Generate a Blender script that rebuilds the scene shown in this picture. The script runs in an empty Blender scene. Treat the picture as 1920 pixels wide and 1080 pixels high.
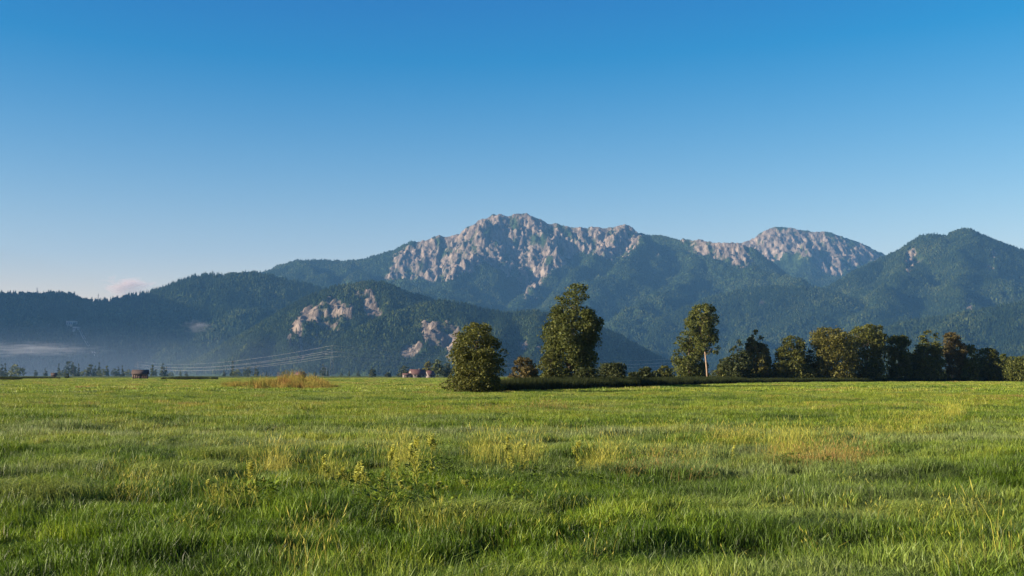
import bpy, math, random
import numpy as np
from mathutils import Vector

random.seed(7)
RNG = np.random.default_rng(11)
S = bpy.context.scene
COL = S.collection

# ------------------------------------------------------------------ camera
FPX, CX, CY, HORIZON = 2300.0, 960.0, 540.0, 704.0      # in pixels of the 1920 x 1080 photograph
CAM_H = 1.7
PITCH = math.atan((HORIZON - CY) / FPX)
cam = bpy.data.cameras.new('camera')
cam_ob = bpy.data.objects.new('camera', cam)
COL.objects.link(cam_ob)
cam.sensor_width = 36.0
cam.lens = 36.0 * FPX / 1920.0
cam.clip_start, cam.clip_end = 0.1, 60000.0
cam_ob.location = (0, 0, CAM_H)
cam_ob.rotation_euler = (math.pi / 2 + PITCH, 0, 0)
S.camera = cam_ob

# ------------------------------------------------------------------ sky and sun
SUN_EL, SUN_AZ = math.radians(17.5), math.radians(-105.0)   # azimuth clockwise from +Y: left, a little behind
world = bpy.data.worlds.new('World')
S.world = world
world.use_nodes = True
wn, wl = world.node_tree.nodes, world.node_tree.links
sky = wn.new('ShaderNodeTexSky')
sky.sky_type = 'NISHITA'
sky.sun_disc = False
sky.sun_elevation, sky.sun_rotation = SUN_EL, SUN_AZ
sky.altitude = 600
sky.air_density, sky.dust_density, sky.ozone_density = 1.05, 0.45, 4.0
hsv = wn.new('ShaderNodeHueSaturation')
hsv.inputs['Saturation'].default_value = 1.3
wl.new(sky.outputs[0], hsv.inputs['Color'])
sep, com = wn.new('ShaderNodeSeparateColor'), wn.new('ShaderNodeCombineColor')      # the deep, polarised tone of the sky
wl.new(hsv.outputs[0], sep.inputs[0])
for ch, gain, off, power, floor in (('Red', 2.9, 0.30, 1.0, 0.12), ('Green', 1.6, 0.68, 1.0, 0.5), ('Blue', 0.98, 0.0, 1.0, 0.9)):
    sb = wn.new('ShaderNodeMath'); sb.operation = 'SUBTRACT'; sb.inputs[1].default_value = off
    cl = wn.new('ShaderNodeMath'); cl.operation = 'MAXIMUM'; cl.inputs[1].default_value = 0.0
    pw = wn.new('ShaderNodeMath'); pw.operation = 'POWER'; pw.inputs[1].default_value = power
    mu = wn.new('ShaderNodeMath'); mu.operation = 'MULTIPLY'; mu.inputs[1].default_value = gain
    fl = wn.new('ShaderNodeMath'); fl.operation = 'MULTIPLY'; fl.inputs[1].default_value = floor
    mx = wn.new('ShaderNodeMath'); mx.operation = 'MAXIMUM'
    wl.new(sep.outputs[ch], sb.inputs[0]); wl.new(sb.outputs[0], cl.inputs[0]); wl.new(cl.outputs[0], pw.inputs[0]); wl.new(pw.outputs[0], mu.inputs[0])
    wl.new(sep.outputs[ch], fl.inputs[0]); wl.new(mu.outputs[0], mx.inputs[0]); wl.new(fl.outputs[0], mx.inputs[1]); wl.new(mx.outputs[0], com.inputs[ch])
wl.new(com.outputs[0], wn['Background'].inputs[0])
wn['Background'].inputs[1].default_value = 0.053

sun = bpy.data.lights.new('sun', 'SUN')
sun.energy = 5.0
sun.angle = math.radians(0.53)
sun.color = (1.0, 0.86, 0.66)
sun_ob = bpy.data.objects.new('sun', sun)
COL.objects.link(sun_ob)
to_sun = Vector((math.sin(SUN_AZ) * math.cos(SUN_EL), math.cos(SUN_AZ) * math.cos(SUN_EL), math.sin(SUN_EL)))
sun_ob.rotation_euler = (-to_sun).to_track_quat('-Z', 'Y').to_euler()
sun_ob.location = (-200, -100, 120)

S.view_settings.view_transform = 'Standard'
S.view_settings.look = 'None'
S.view_settings.gamma = 1.0
S.view_settings.exposure = 1.54
S.view_settings.use_curve_mapping = False
S.render.engine = 'CYCLES'
S.cycles.use_denoising = True
S.cycles.denoiser = 'OPENIMAGEDENOISE'
S.cycles.denoising_input_passes = 'RGB_ALBEDO_NORMAL'
S.cycles.max_bounces = 5
S.cycles.diffuse_bounces = 2
S.cycles.glossy_bounces = 1
S.cycles.transmission_bounces = 3
S.cycles.volume_bounces = 0
S.cycles.transparent_max_bounces = 8
S.cycles.use_adaptive_sampling = False

# ------------------------------------------------------------------ helpers
cp, sp = math.cos(PITCH), math.sin(PITCH)

def at(px, py, Y):
    """point in depth Y along the ray of a photo pixel"""
    a, b = (px - CX) / FPX, -(py - CY) / FPX
    ry, rz = cp - b * sp, sp + b * cp
    return np.array((a / ry * Y, Y, CAM_H + rz / ry * Y))

def ground_at(px, py):
    b = -(py - CY) / FPX
    ry, rz = cp - b * sp, sp + b * cp
    Y = -CAM_H * ry / rz
    return at(px, py, Y)

def to_px(X, Y, Z):
    z = Z - CAM_H
    dep = Y * cp + z * sp
    up = z * cp - Y * sp
    return CX + FPX * X / dep, CY - FPX * up / dep

def perlin(x, y, seed=0):
    x = np.asarray(x, np.float32); y = np.asarray(y, np.float32)
    xi, yi = np.floor(x), np.floor(y)
    xf, yf = x - xi, y - yi
    xi = xi.astype(np.int64); yi = yi.astype(np.int64)
    def g(ix, iy, fx, fy):
        h = (ix * 374761393 + iy * 668265263 + seed * 1442695041) & 0xffffffff
        h = ((h ^ (h >> 13)) * 1274126177) & 0xffffffff
        h = h ^ (h >> 16)
        a = (h & 0xffff).astype(np.float32) * (2 * math.pi / 65536)
        return np.cos(a) * fx + np.sin(a) * fy
    u = xf * xf * xf * (xf * (xf * 6 - 15) + 10)
    v = yf * yf * yf * (yf * (yf * 6 - 15) + 10)
    a = g(xi, yi, xf, yf); b = g(xi + 1, yi, xf - 1, yf)
    c = g(xi, yi + 1, xf, yf - 1); d = g(xi + 1, yi + 1, xf - 1, yf - 1)
    return ((a + (b - a) * u) * (1 - v) + (c + (d - c) * u) * v) * 1.5

def fbm(x, y, octs=4, seed=0, gain=0.5):
    s, a = 0, 1.0
    for o in range(octs):
        s = s + a * perlin(x * 2 ** o, y * 2 ** o, seed + o * 17)
        a *= gain
    return s

def ridged(x, y, octs=4, seed=0):
    s, a = 0, 1.0
    for o in range(octs):
        n = 1 - np.abs(perlin(x * 2 ** o, y * 2 ** o, seed + o * 31)) * 1.6
        s = s + a * n
        a *= 0.5
    return s / 1.9

def sstep(a, b, x):
    t = np.clip((x - a) / (b - a), 0, 1)
    return t * t * (3 - 2 * t)

def mesh_from(name, verts, faces, mat=None, smooth=False, attrs=None):
    """faces: an (n,3) or (n,4) array, or a list of such arrays"""
    me = bpy.data.meshes.new(name)
    v = np.asarray(verts, np.float32).reshape(-1, 3)
    fl = faces if isinstance(faces, list) else [faces]
    fl = [np.asarray(f, np.int32) for f in fl if f is not None and len(f)]
    me.vertices.add(len(v)); me.vertices.foreach_set('co', v.ravel())
    if fl:
        loops = np.concatenate([f.ravel() for f in fl])
        sizes = np.concatenate([np.full(len(f), f.shape[1], np.int32) for f in fl])
        starts = np.concatenate(([0], np.cumsum(sizes)[:-1])).astype(np.int32)
        me.loops.add(len(loops)); me.loops.foreach_set('vertex_index', loops)
        me.polygons.add(len(sizes)); me.polygons.foreach_set('loop_start', starts)
        me.polygons.foreach_set('loop_total', sizes)
        if smooth:
            me.polygons.foreach_set('use_smooth', np.ones(len(sizes), bool))
    for k, a in (attrs or {}).items():
        at_ = me.attributes.new(k, 'FLOAT', 'POINT')
        at_.data.foreach_set('value', np.asarray(a, np.float32).ravel())
    me.update(calc_edges=True)
    if mat: me.materials.append(mat)
    return me

def link(name, me, parent=None, loc=None):
    o = bpy.data.objects.new(name, me)
    COL.objects.link(o)
    if parent: o.parent = parent
    if loc is not None: o.location = loc
    return o

def tag(o, label=None, cat=None, group=None, kind=None):
    if label: o['label'] = label
    if cat: o['category'] = cat
    if group: o['group'] = group
    if kind: o['kind'] = kind
    return o

class MB:
    """collects boxes, prisms and tubes for one mesh"""
    def __init__(s): s.v, s.q, s.t, s.n = [], [], [], 0
    def add(s, v, q=(), t=()):
        s.v.append(np.asarray(v, float)); 
        s.q += [[i + s.n for i in f] for f in q]; s.t += [[i + s.n for i in f] for f in t]
        s.n += len(v)
    def box(s, x0, x1, y0, y1, z0, z1):
        v = [(x, y, z) for z in (z0, z1) for y in (y0, y1) for x in (x0, x1)]
        s.add(v, [(0,2,3,1),(4,5,7,6),(0,1,5,4),(2,6,7,3),(0,4,6,2),(1,3,7,5)])
    def tube(s, pts, rad, n=6, cap=True):
        pts = [np.asarray(p, float) for p in pts]
        rad = rad if hasattr(rad, '__len__') else [rad] * len(pts)
        V, Q, T = [], [], []
        for i, p in enumerate(pts):
            d = pts[min(i + 1, len(pts) - 1)] - pts[max(i - 1, 0)]
            d = d / (np.linalg.norm(d) + 1e-9)
            a = np.cross(d, (0, 0, 1) if abs(d[2]) < 0.9 else (0, 1, 0)); a /= np.linalg.norm(a)
            b = np.cross(d, a)
            for k in range(n):
                th = 2 * math.pi * k / n
                V.append(p + rad[i] * (math.cos(th) * a + math.sin(th) * b))
        for i in range(len(pts) - 1):
            for k in range(n):
                k2 = (k + 1) % n
                Q.append((i * n + k, i * n + k2, (i + 1) * n + k2, (i + 1) * n + k))
        if cap:
            V.append(pts[0]); V.append(pts[-1]); c0, c1 = len(V) - 2, len(V) - 1
            for k in range(n):
                k2 = (k + 1) % n
                T.append((c0, k2, k)); e = (len(pts) - 1) * n
                T.append((c1, e + k, e + k2))
        s.add(V, Q, T)
    def mesh(s, name, mat, smooth=False):
        f = []
        if s.q: f.append(np.array(s.q))
        if s.t: f.append(np.array(s.t))
        return mesh_from(name, np.concatenate(s.v), f, mat, smooth)

# ------------------------------------------------------------------ materials
def new_mat(name):
    m = bpy.data.materials.new(name); m.use_nodes = True
    return m, m.node_tree.nodes, m.node_tree.links, m.node_tree.nodes['Principled BSDF']

def plain(name, col, rough=0.8, noise=0.25, scale=3.0, metallic=0.0):
    m, n, l, b = new_mat(name)
    b.inputs['Roughness'].default_value = rough
    b.inputs['Metallic'].default_value = metallic
    tc = n.new('ShaderNodeTexCoord'); nz = n.new('ShaderNodeTexNoise')
    nz.inputs['Scale'].default_value = scale; nz.inputs['Detail'].default_value = 4
    l.new(tc.outputs['Object'], nz.inputs['Vector'])
    r = n.new('ShaderNodeValToRGB')
    r.color_ramp.elements[0].position, r.color_ramp.elements[1].position = 0.3, 0.7
    r.color_ramp.elements[0].color = [c * (1 - noise) for c in col] + [1]
    r.color_ramp.elements[1].color = [min(1, c * (1 + noise)) for c in col] + [1]
    l.new(nz.outputs['Fac'], r.inputs['Fac']); l.new(r.outputs['Color'], b.inputs['Base Color'])
    return m

def ramp(n, stops):
    r = n.new('ShaderNodeValToRGB'); e = r.color_ramp.elements
    e[0].position, e[0].color = stops[0][0], list(stops[0][1]) + [1]
    e[1].position, e[1].color = stops[-1][0], list(stops[-1][1]) + [1]
    for p, c in stops[1:-1]:
        k = e.new(p); k.color = list(c) + [1]
    return r

def leafy(name, stops, attr, instancer, translucent=0.3, rough=0.7, spec=0.2, vary=0.35, dew=None):
    """diffuse + translucent leaf whose hue follows an attribute; brightness varies a little leaf by leaf"""
    m, n, l, b = new_mat(name)
    a = n.new('ShaderNodeAttribute'); a.attribute_name = attr
    a.attribute_type = 'INSTANCER' if instancer else 'GEOMETRY'
    r = ramp(n, stops); l.new(a.outputs['Fac'], r.inputs['Fac'])
    c = r.outputs['Color']
    if dew:
        da = n.new('ShaderNodeAttribute'); da.attribute_name = 'dew'; da.attribute_type = 'INSTANCER'
        dm = n.new('ShaderNodeMix'); dm.data_type = 'RGBA'; l.new(da.outputs['Fac'], dm.inputs[0]); l.new(c, dm.inputs[6]); dm.inputs[7].default_value = (*dew, 1)
        c = dm.outputs[2]
    lv = n.new('ShaderNodeAttribute'); lv.attribute_name = 'leaf_value'
    mr = n.new('ShaderNodeMapRange'); mr.inputs['To Min'].default_value = 1 - vary; mr.inputs['To Max'].default_value = 1 + vary
    l.new(lv.outputs['Fac'], mr.inputs['Value'])
    mul = n.new('ShaderNodeVectorMath'); mul.operation = 'SCALE'
    l.new(c, mul.inputs[0]); l.new(mr.outputs[0], mul.inputs['Scale'])
    l.new(mul.outputs[0], b.inputs['Base Color'])
    b.inputs['Roughness'].default_value = rough
    b.inputs['Specular IOR Level'].default_value = spec
    tr = n.new('ShaderNodeBsdfTranslucent'); l.new(mul.outputs[0], tr.inputs['Color'])
    mx = n.new('ShaderNodeMixShader'); mx.inputs[0].default_value = translucent
    l.new(b.outputs[0], mx.inputs[1]); l.new(tr.outputs[0], mx.inputs[2])
    l.new(mx.outputs[0], n['Material Output'].inputs['Surface'])
    return m

M = {}
M['bark'] = plain('bark', (0.10, 0.075, 0.05), 0.9, 0.4, 4)
M['pale_bark'] = plain('pale_bark', (0.27, 0.19, 0.13), 0.85, 0.3, 3)
M['old_wood'] = plain('weathered_wood', (0.12, 0.075, 0.055), 0.85, 0.3, 1.5)
M['dark_wood'] = plain('dark_wood', (0.05, 0.032, 0.026), 0.9, 0.3, 1.5)
M['roof_tile'] = plain('red_roof_tile', (0.085, 0.040, 0.036), 0.8, 0.3, 1.2)
M['plaster'] = plain('pale_plaster', (0.22, 0.18, 0.16), 0.9, 0.08, 0.6)
M['glass'] = plain('dark_glass', (0.03, 0.035, 0.04), 0.15, 0.1, 1)
M['steel'] = plain('galvanised_steel', (0.20, 0.21, 0.22), 0.5, 0.1, 1, 0.6)
M['wire'] = plain('aluminium_cable', (0.50, 0.49, 0.48), 0.4, 0.05, 0.1, 0.3)
M['concrete'] = plain('pale_concrete', (0.33, 0.33, 0.32), 0.9, 0.1, 0.1)

GRASS_STOPS = [(0.0, (0.030, 0.060, 0.005)), (0.35, (0.100, 0.172, 0.008)), (0.6, (0.210, 0.270, 0.016)),
               (0.8, (0.270, 0.260, 0.035)), (1.0, (0.27, 0.17, 0.05))]
M['grass'] = leafy('meadow_grass', GRASS_STOPS, 'tint', True, 0.35, 0.5, 0.35, 0.7, (0.27, 0.30, 0.13))
M['straw'] = leafy('tall_dry_grass', [(0.0, (0.26, 0.28, 0.035)), (0.5, (0.36, 0.32, 0.06)), (1.0, (0.25, 0.13, 0.05))], 'tint', True, 0.35, 0.6, 0.2, 0.3)
M['herb'] = leafy('broad_leaf_herb', [(0.0, (0.08, 0.13, 0.012)), (1.0, (0.17, 0.23, 0.025))], 'tint', True, 0.3, 0.5, 0.3, 0.4)
M['reed'] = leafy('brown_reed', [(0.0, (0.15, 0.155, 0.03)), (0.5, (0.28, 0.22, 0.045)), (1.0, (0.26, 0.145, 0.045))], 'tint', True, 0.3, 0.7, 0.1, 0.3)
M['sedge'] = leafy('bank_sedge', [(0.0, (0.018, 0.028, 0.007)), (1.0, (0.038, 0.042, 0.012))], 'tint', True, 0.25, 0.7, 0.1, 0.35)  # kept very dark: shade on the bank is partly put into this colour
M['weed_stem'] = leafy('weed_stem', [(0, (0.34, 0.36, 0.07)), (1, (0.34, 0.36, 0.07))], 'none', False, 0.2)
M['weed_leaf'] = leafy('weed_leaf', [(0, (0.38, 0.39, 0.06)), (1, (0.38, 0.39, 0.06))], 'none', False, 0.4)
M['weed_flower'] = leafy('weed_flower', [(0, (0.52, 0.53, 0.11)), (1, (0.52, 0.53, 0.11))], 'none', False, 0.35)
M['fir'] = leafy('forest_tree', [(0.0, (0.011, 0.020, 0.008)), (0.6, (0.023, 0.034, 0.011)), (1.0, (0.046, 0.055, 0.016))], 'tint', True, 0.0, 0.9, 0.0, 0.35)

def tree_mat(name, dark, mid, light, transl=0.28):
    return leafy(name, [(0.0, dark), (0.5, mid), (1.0, light)], 'hue', False, transl, 0.65, 0.25, 0.35)
M['leaf_olive'] = tree_mat('olive_leaf', (0.042, 0.052, 0.010), (0.078, 0.086, 0.014), (0.125, 0.124, 0.018))
M['leaf_green'] = tree_mat('green_leaf', (0.040, 0.056, 0.010), (0.075, 0.090, 0.016), (0.12, 0.125, 0.022))
M['leaf_dark'] = tree_mat('dark_leaf', (0.022, 0.032, 0.009), (0.040, 0.052, 0.012), (0.065, 0.072, 0.018))
M['leaf_gold'] = tree_mat('gold_leaf', (0.055, 0.060, 0.012), (0.105, 0.102, 0.018), (0.16, 0.140, 0.024))
M['leaf_rust'] = tree_mat('rust_leaf', (0.055, 0.048, 0.016), (0.098, 0.078, 0.024), (0.14, 0.100, 0.030))

# meadow soil
def ground_mat():
    m, n, l, b = new_mat('meadow_ground')
    b.inputs['Roughness'].default_value = 0.95
    b.inputs['Specular IOR Level'].default_value = 0.05
    a = n.new('ShaderNodeAttribute'); a.attribute_name = 'tint'
    geo = n.new('ShaderNodeNewGeometry')
    nz = n.new('ShaderNodeTexNoise'); nz.inputs['Scale'].default_value = 0.35; nz.inputs['Detail'].default_value = 8
    l.new(geo.outputs['Position'], nz.inputs['Vector'])
    ad = n.new('ShaderNodeMath'); ad.operation = 'MULTIPLY_ADD'; ad.inputs[1].default_value = 0.5; 
    sb = n.new('ShaderNodeMath'); sb.operation = 'SUBTRACT'; sb.inputs[1].default_value = 0.25
    l.new(nz.outputs['Fac'], ad.inputs[0]); l.new(a.outputs['Fac'], ad.inputs[2]); l.new(ad.outputs[0], sb.inputs[0])
    r = ramp(n, [(0.0, (0.020, 0.030, 0.008)), (0.4, (0.045, 0.066, 0.011)), (0.65, (0.085, 0.10, 0.018)), (1.0, (0.13, 0.10, 0.035))])
    l.new(sb.outputs[0], r.inputs['Fac']); l.new(r.outputs['Color'], b.inputs['Base Color'])
    return m
M['ground'] = ground_mat()

def mountain_mat():
    m, n, l, b = new_mat('mountain_side')
    b.inputs['Roughness'].default_value = 0.95
    b.inputs['Specular IOR Level'].default_value = 0.0
    geo = n.new('ShaderNodeNewGeometry')
    rk = n.new('ShaderNodeAttribute'); rk.attribute_name = 'rock'
    gr = n.new('ShaderNodeAttribute'); gr.attribute_name = 'alp'
    nz = n.new('ShaderNodeTexNoise'); nz.inputs['Scale'].default_value = 0.02; nz.inputs['Detail'].default_value = 8
    l.new(geo.outputs['Position'], nz.inputs['Vector'])
    mp = n.new('ShaderNodeMapping'); mp.inputs['Scale'].default_value = (0.035, 0.014, 0.008)
    l.new(geo.outputs['Position'], mp.inputs['Vector'])
    nz2 = n.new('ShaderNodeTexNoise'); nz2.inputs['Scale'].default_value = 1.0; nz2.inputs['Detail'].default_value = 9; nz2.inputs['Roughness'].default_value = 0.65
    l.new(mp.outputs[0], nz2.inputs['Vector'])
    rc = ramp(n, [(0.36, (0.060, 0.050, 0.043)), (0.46, (0.13, 0.104, 0.084)), (0.58, (0.235, 0.186, 0.148)), (0.78, (0.40, 0.325, 0.265))])
    l.new(nz2.outputs['Fac'], rc.inputs['Fac'])
    fc = ramp(n, [(0.3, (0.018, 0.032, 0.012)), (0.7, (0.038, 0.058, 0.020))])
    l.new(nz.outputs['Fac'], fc.inputs['Fac'])
    ac = ramp(n, [(0.3, (0.10, 0.12, 0.035)), (0.7, (0.19, 0.18, 0.06))])
    l.new(nz.outputs['Fac'], ac.inputs['Fac'])
    m1 = n.new('ShaderNodeMix'); m1.data_type = 'RGBA'
    l.new(gr.outputs['Fac'], m1.inputs[0]); l.new(fc.outputs[0], m1.inputs[6]); l.new(ac.outputs[0], m1.inputs[7])
    m2 = n.new('ShaderNodeMix'); m2.data_type = 'RGBA'
    l.new(rk.outputs['Fac'], m2.inputs[0]); l.new(m1.outputs[2], m2.inputs[6]); l.new(rc.outputs[0], m2.inputs[7])
    l.new(m2.outputs[2], b.inputs['Base Color'])
    bp = n.new('ShaderNodeBump'); bp.inputs['Distance'].default_value = 30.0; bp.inputs['Strength'].default_value = 0.9
    l.new(nz2.outputs['Fac'], bp.inputs['Height']); l.new(bp.outputs[0], b.inputs['Normal'])
    return m
M['mountain'] = mountain_mat()

# ------------------------------------------------------------------ instanced "stuff"
SRC = bpy.data.collections.new('scatter_sources')        # not linked to the scene: only source meshes for the masses

def scatter_group(colname, coll):
    ng = bpy.data.node_groups.new('scatter_' + colname, 'GeometryNodeTree')
    ng.interface.new_socket('Geometry', in_out='INPUT', socket_type='NodeSocketGeometry')
    ng.interface.new_socket('Geometry', in_out='OUTPUT', socket_type='NodeSocketGeometry')
    n, l = ng.nodes, ng.links
    gi, go = n.new('NodeGroupInput'), n.new('NodeGroupOutput')
    ci = n.new('GeometryNodeCollectionInfo'); ci.inputs['Collection'].default_value = coll
    ci.inputs['Separate Children'].default_value = True; ci.inputs['Reset Children'].default_value = True
    iop = n.new('GeometryNodeInstanceOnPoints'); iop.inputs['Pick Instance'].default_value = True
    def attr(name, t):
        a = n.new('GeometryNodeInputNamedAttribute'); a.data_type = t
        a.inputs['Name'].default_value = name
        return a.outputs['Attribute']
    cx = n.new('ShaderNodeCombineXYZ'); l.new(attr('rot', 'FLOAT'), cx.inputs['Z'])
    e2r = n.new('FunctionNodeEulerToRotation'); l.new(cx.outputs[0], e2r.inputs[0])
    cs = n.new('ShaderNodeCombineXYZ')
    sw, sh = attr('swide', 'FLOAT'), attr('shigh', 'FLOAT')
    l.new(sw, cs.inputs['X']); l.new(sw, cs.inputs['Y']); l.new(sh, cs.inputs['Z'])
    l.new(gi.outputs[0], iop.inputs['Points']); l.new(ci.outputs[0], iop.inputs['Instance'])
    l.new(attr('kindex', 'INT'), iop.inputs['Instance Index'])
    l.new(e2r.outputs[0], iop.inputs['Rotation']); l.new(cs.outputs[0], iop.inputs['Scale'])
    l.new(iop.outputs[0], go.inputs[0])
    return ng

def make_sources(name, meshes):
    c = bpy.data.collections.new(name)
    for i, me in enumerate(meshes):
        c.objects.link(bpy.data.objects.new('%s_%02d' % (name, i), me))
    return scatter_group(name, c)

def scatter(name, group, P, kidx, wide, high, tint, label, cat, extra=None):
    n = len(P)
    me = mesh_from(name, P, None, None, False,
                   {'rot': RNG.random(n) * 6.283, 'swide': wide, 'shigh': high, 'tint': tint, **(extra or {})})
    a = me.attributes.new('kindex', 'INT', 'POINT'); a.data.foreach_set('value', np.asarray(kidx, np.int32))
    o = link(name, me)
    md = o.modifiers.new('scatter', 'NODES'); md.node_group = group
    return tag(o, label, cat, kind='stuff')

def blades(name, n, R, h0, h1, w, lean, mat, heads=0, rng=RNG, flop=0.0):
    """a tuft of n bent grass blades"""
    a = rng.random(n) * 6.283; r = R * np.sqrt(rng.random(n))
    bx, by = r * np.cos(a), r * np.sin(a)
    h = h0 + (h1 - h0) * rng.random(n) ** 1.3
    th = rng.random(n) * 6.283
    ln = h * lean * (0.3 + rng.random(n)) + flop * h
    if flop: th = 0.4 + 0.5 * rng.standard_normal(n)
    dx, dy = np.cos(th) * ln, np.sin(th) * ln
    fa = rng.random(n) * 6.283
    wx, wy = np.cos(fa) * w * 0.5, np.sin(fa) * w * 0.5
    wj = 0.6 + 0.8 * rng.random(n); wx, wy = wx * wj, wy * wj
    z = np.zeros(n)
    V = np.stack([np.stack([bx - wx, by - wy, z - 0.03], 1), np.stack([bx + wx, by + wy, z - 0.03], 1),
                  np.stack([bx + dx * .3 - wx * .85, by + dy * .3 - wy * .85, h * .6], 1), np.stack([bx + dx * .3 + wx * .85, by + dy * .3 + wy * .85, h * .6], 1),
                  np.stack([bx + dx, by + dy, h * (1 - 0.35 * flop)], 1)], 1)
    base = np.arange(n)[:, None] * 5
    Q = base + np.array([[0, 1, 3, 2]]); T = base + np.array([[2, 3, 4]])
    lv = np.repeat(rng.random(n), 5)
    V = V.reshape(-1, 3)
    if heads:
        k = rng.choice(n, heads, replace=False)
        tip = V[k * 5 + 4]
        hw = 0.0035 + 0.3 * w
        up = np.stack([dx[k] * .12, dy[k] * .12, 0.16 * h[k]], 1)
        side = np.stack([np.cos(fa[k]) * hw, np.sin(fa[k]) * hw, np.zeros(len(k))], 1)
        HV = np.stack([tip - up * .4, tip + side + up * .2, tip + up, tip - side + up * .2], 1).reshape(-1, 3)
        b2 = len(V) + np.arange(len(k))[:, None] * 4
        V = np.concatenate([V, HV]); Q = np.concatenate([Q, b2 + np.array([[0, 1, 2, 3]])])
        lv = np.concatenate([lv, np.full(len(HV), 0.9)])
    return mesh_from(name, V, [Q, T], mat, False, {'leaf_value': lv})

def herb_mesh(name, n, R, size, H, mat, rng=RNG):
    """a low broad-leaved plant: arching pointed leaves around a middle"""
    V, Q, lv = [], [], []
    for i in range(n):
        a = rng.random() * 6.283; r = R * rng.random(); c = np.array((r * math.cos(a), r * math.sin(a), H * (0.2 + 0.8 * rng.random())))
        d = np.array((math.cos(a + rng.normal() * .6), math.sin(a + rng.normal() * .6), rng.normal() * .4 + .75)); d /= np.linalg.norm(d)
        s = np.cross(d, (0, 0, 1)); s /= np.linalg.norm(s); L = size * (0.6 + 0.8 * rng.random()); W = L * 0.24
        k = len(V); dn = np.array((0, 0, -0.25 * L))
        V += [c - d * L * .5, c + s * W - dn * .2, c - s * W - dn * .2, c + d * L * .5 + dn]
        Q.append((k, k + 1, k + 3, k + 2)); lv += [rng.random()] * 4
    return mesh_from(name, V, np.array(Q), mat, False, {'leaf_value': lv})

# ------------------------------------------------------------------ meadow
def relief(x, y):
    d = np.hypot(x, y)
    near = np.exp(-d / 900.0)
    return near * (0.14 * fbm(x / 3.1, y / 2.6, 3, 5) + 0.16 * perlin(x / 11.0, y / 8.0, 9)) * np.clip(d / 6.0, 0, 1)

def field_tint(x, y):
    d = np.hypot(x, y)
    t = 0.32 + 0.05 * sstep(18, 30, d) + 0.18 * fbm(x / 26.0, y / 15.0, 3, 40) + 0.24 * fbm(x / 3.2, y / 2.4, 3, 44) + 0.10 * perlin(x / 120.0, y / 45.0, 51)  # the finest noise also paints dark patches, standing in for tussock shade
    t = t + 0.12 * sstep(30, 90, d) + 0.04 * sstep(100, 300, d)
    t = t + 0.22 * np.exp(-((y - 60 - 0.03 * x) / 4.5) ** 2) * sstep(-8, 4, x) * (0.5 + perlin(x / 7, y / 3, 3))     # reddish strip
    t = t - 0.10 * np.exp(-((y - 46 - 0.02 * x) / 3.5) ** 2)                                                         # greener strip
    t = t + 0.25 * np.exp(-((y - 27.0) / 2.2) ** 2 - ((x - 7.0) / 1.5) ** 2)                                          # rusty dock patch
    return np.clip(t, 0, 1)

xs = np.concatenate([-np.geomspace(14000, 60, 46), np.arange(-58, 58.1, 0.5), np.geomspace(60, 14000, 46)])
ys = np.concatenate([-np.geomspace(2000, 8, 16), np.arange(-6, 80, 0.5), np.geomspace(80.5, 13200, 130)])
GX, GY = np.meshgrid(xs, ys)
GZ = relief(GX, GY)
nx, ny = len(xs), len(ys)
ii = np.arange((ny - 1) * nx).reshape(ny - 1, nx)[:, :-1].ravel()
meadow = link('meadow', mesh_from('meadow', np.stack([GX, GY, GZ], -1), np.stack([ii, ii + 1, ii + nx + 1, ii + nx], 1), M['ground'], True,
                                  {'tint': field_tint(GX, GY)}))
tag(meadow, 'flat green meadow reaching to the foot of the mountains', 'meadow', kind='structure')

NEAR = [blades('tuft', 70, 0.22, 0.06, 0.18, 0.0075, 0.6, M['grass']) for _ in range(5)] \
     + [blades('tuft', 80, 0.24, 0.12, 0.27, 0.0055, 0.5, M['grass'], flop=0.6) for _ in range(2)] \
     + [blades('tuft', 120, 0.48, 0.08, 0.19, 0.011, 0.5, M['grass']) for _ in range(4)] \
     + [blades('tuft', 160, 1.25, 0.10, 0.21, 0.042, 0.4, M['grass']) for _ in range(3)]
g_grass = make_sources('grass_tuft', NEAR)

def sector(r0, r1, dens, half=0.53):
    n = int(half * (r1 * r1 - r0 * r0) * dens)
    r = np.sqrt(r0 * r0 + RNG.random(n) * (r1 * r1 - r0 * r0)); a = (RNG.random(n) * 2 - 1) * half
    return r * np.sin(a), r * np.cos(a)

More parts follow.
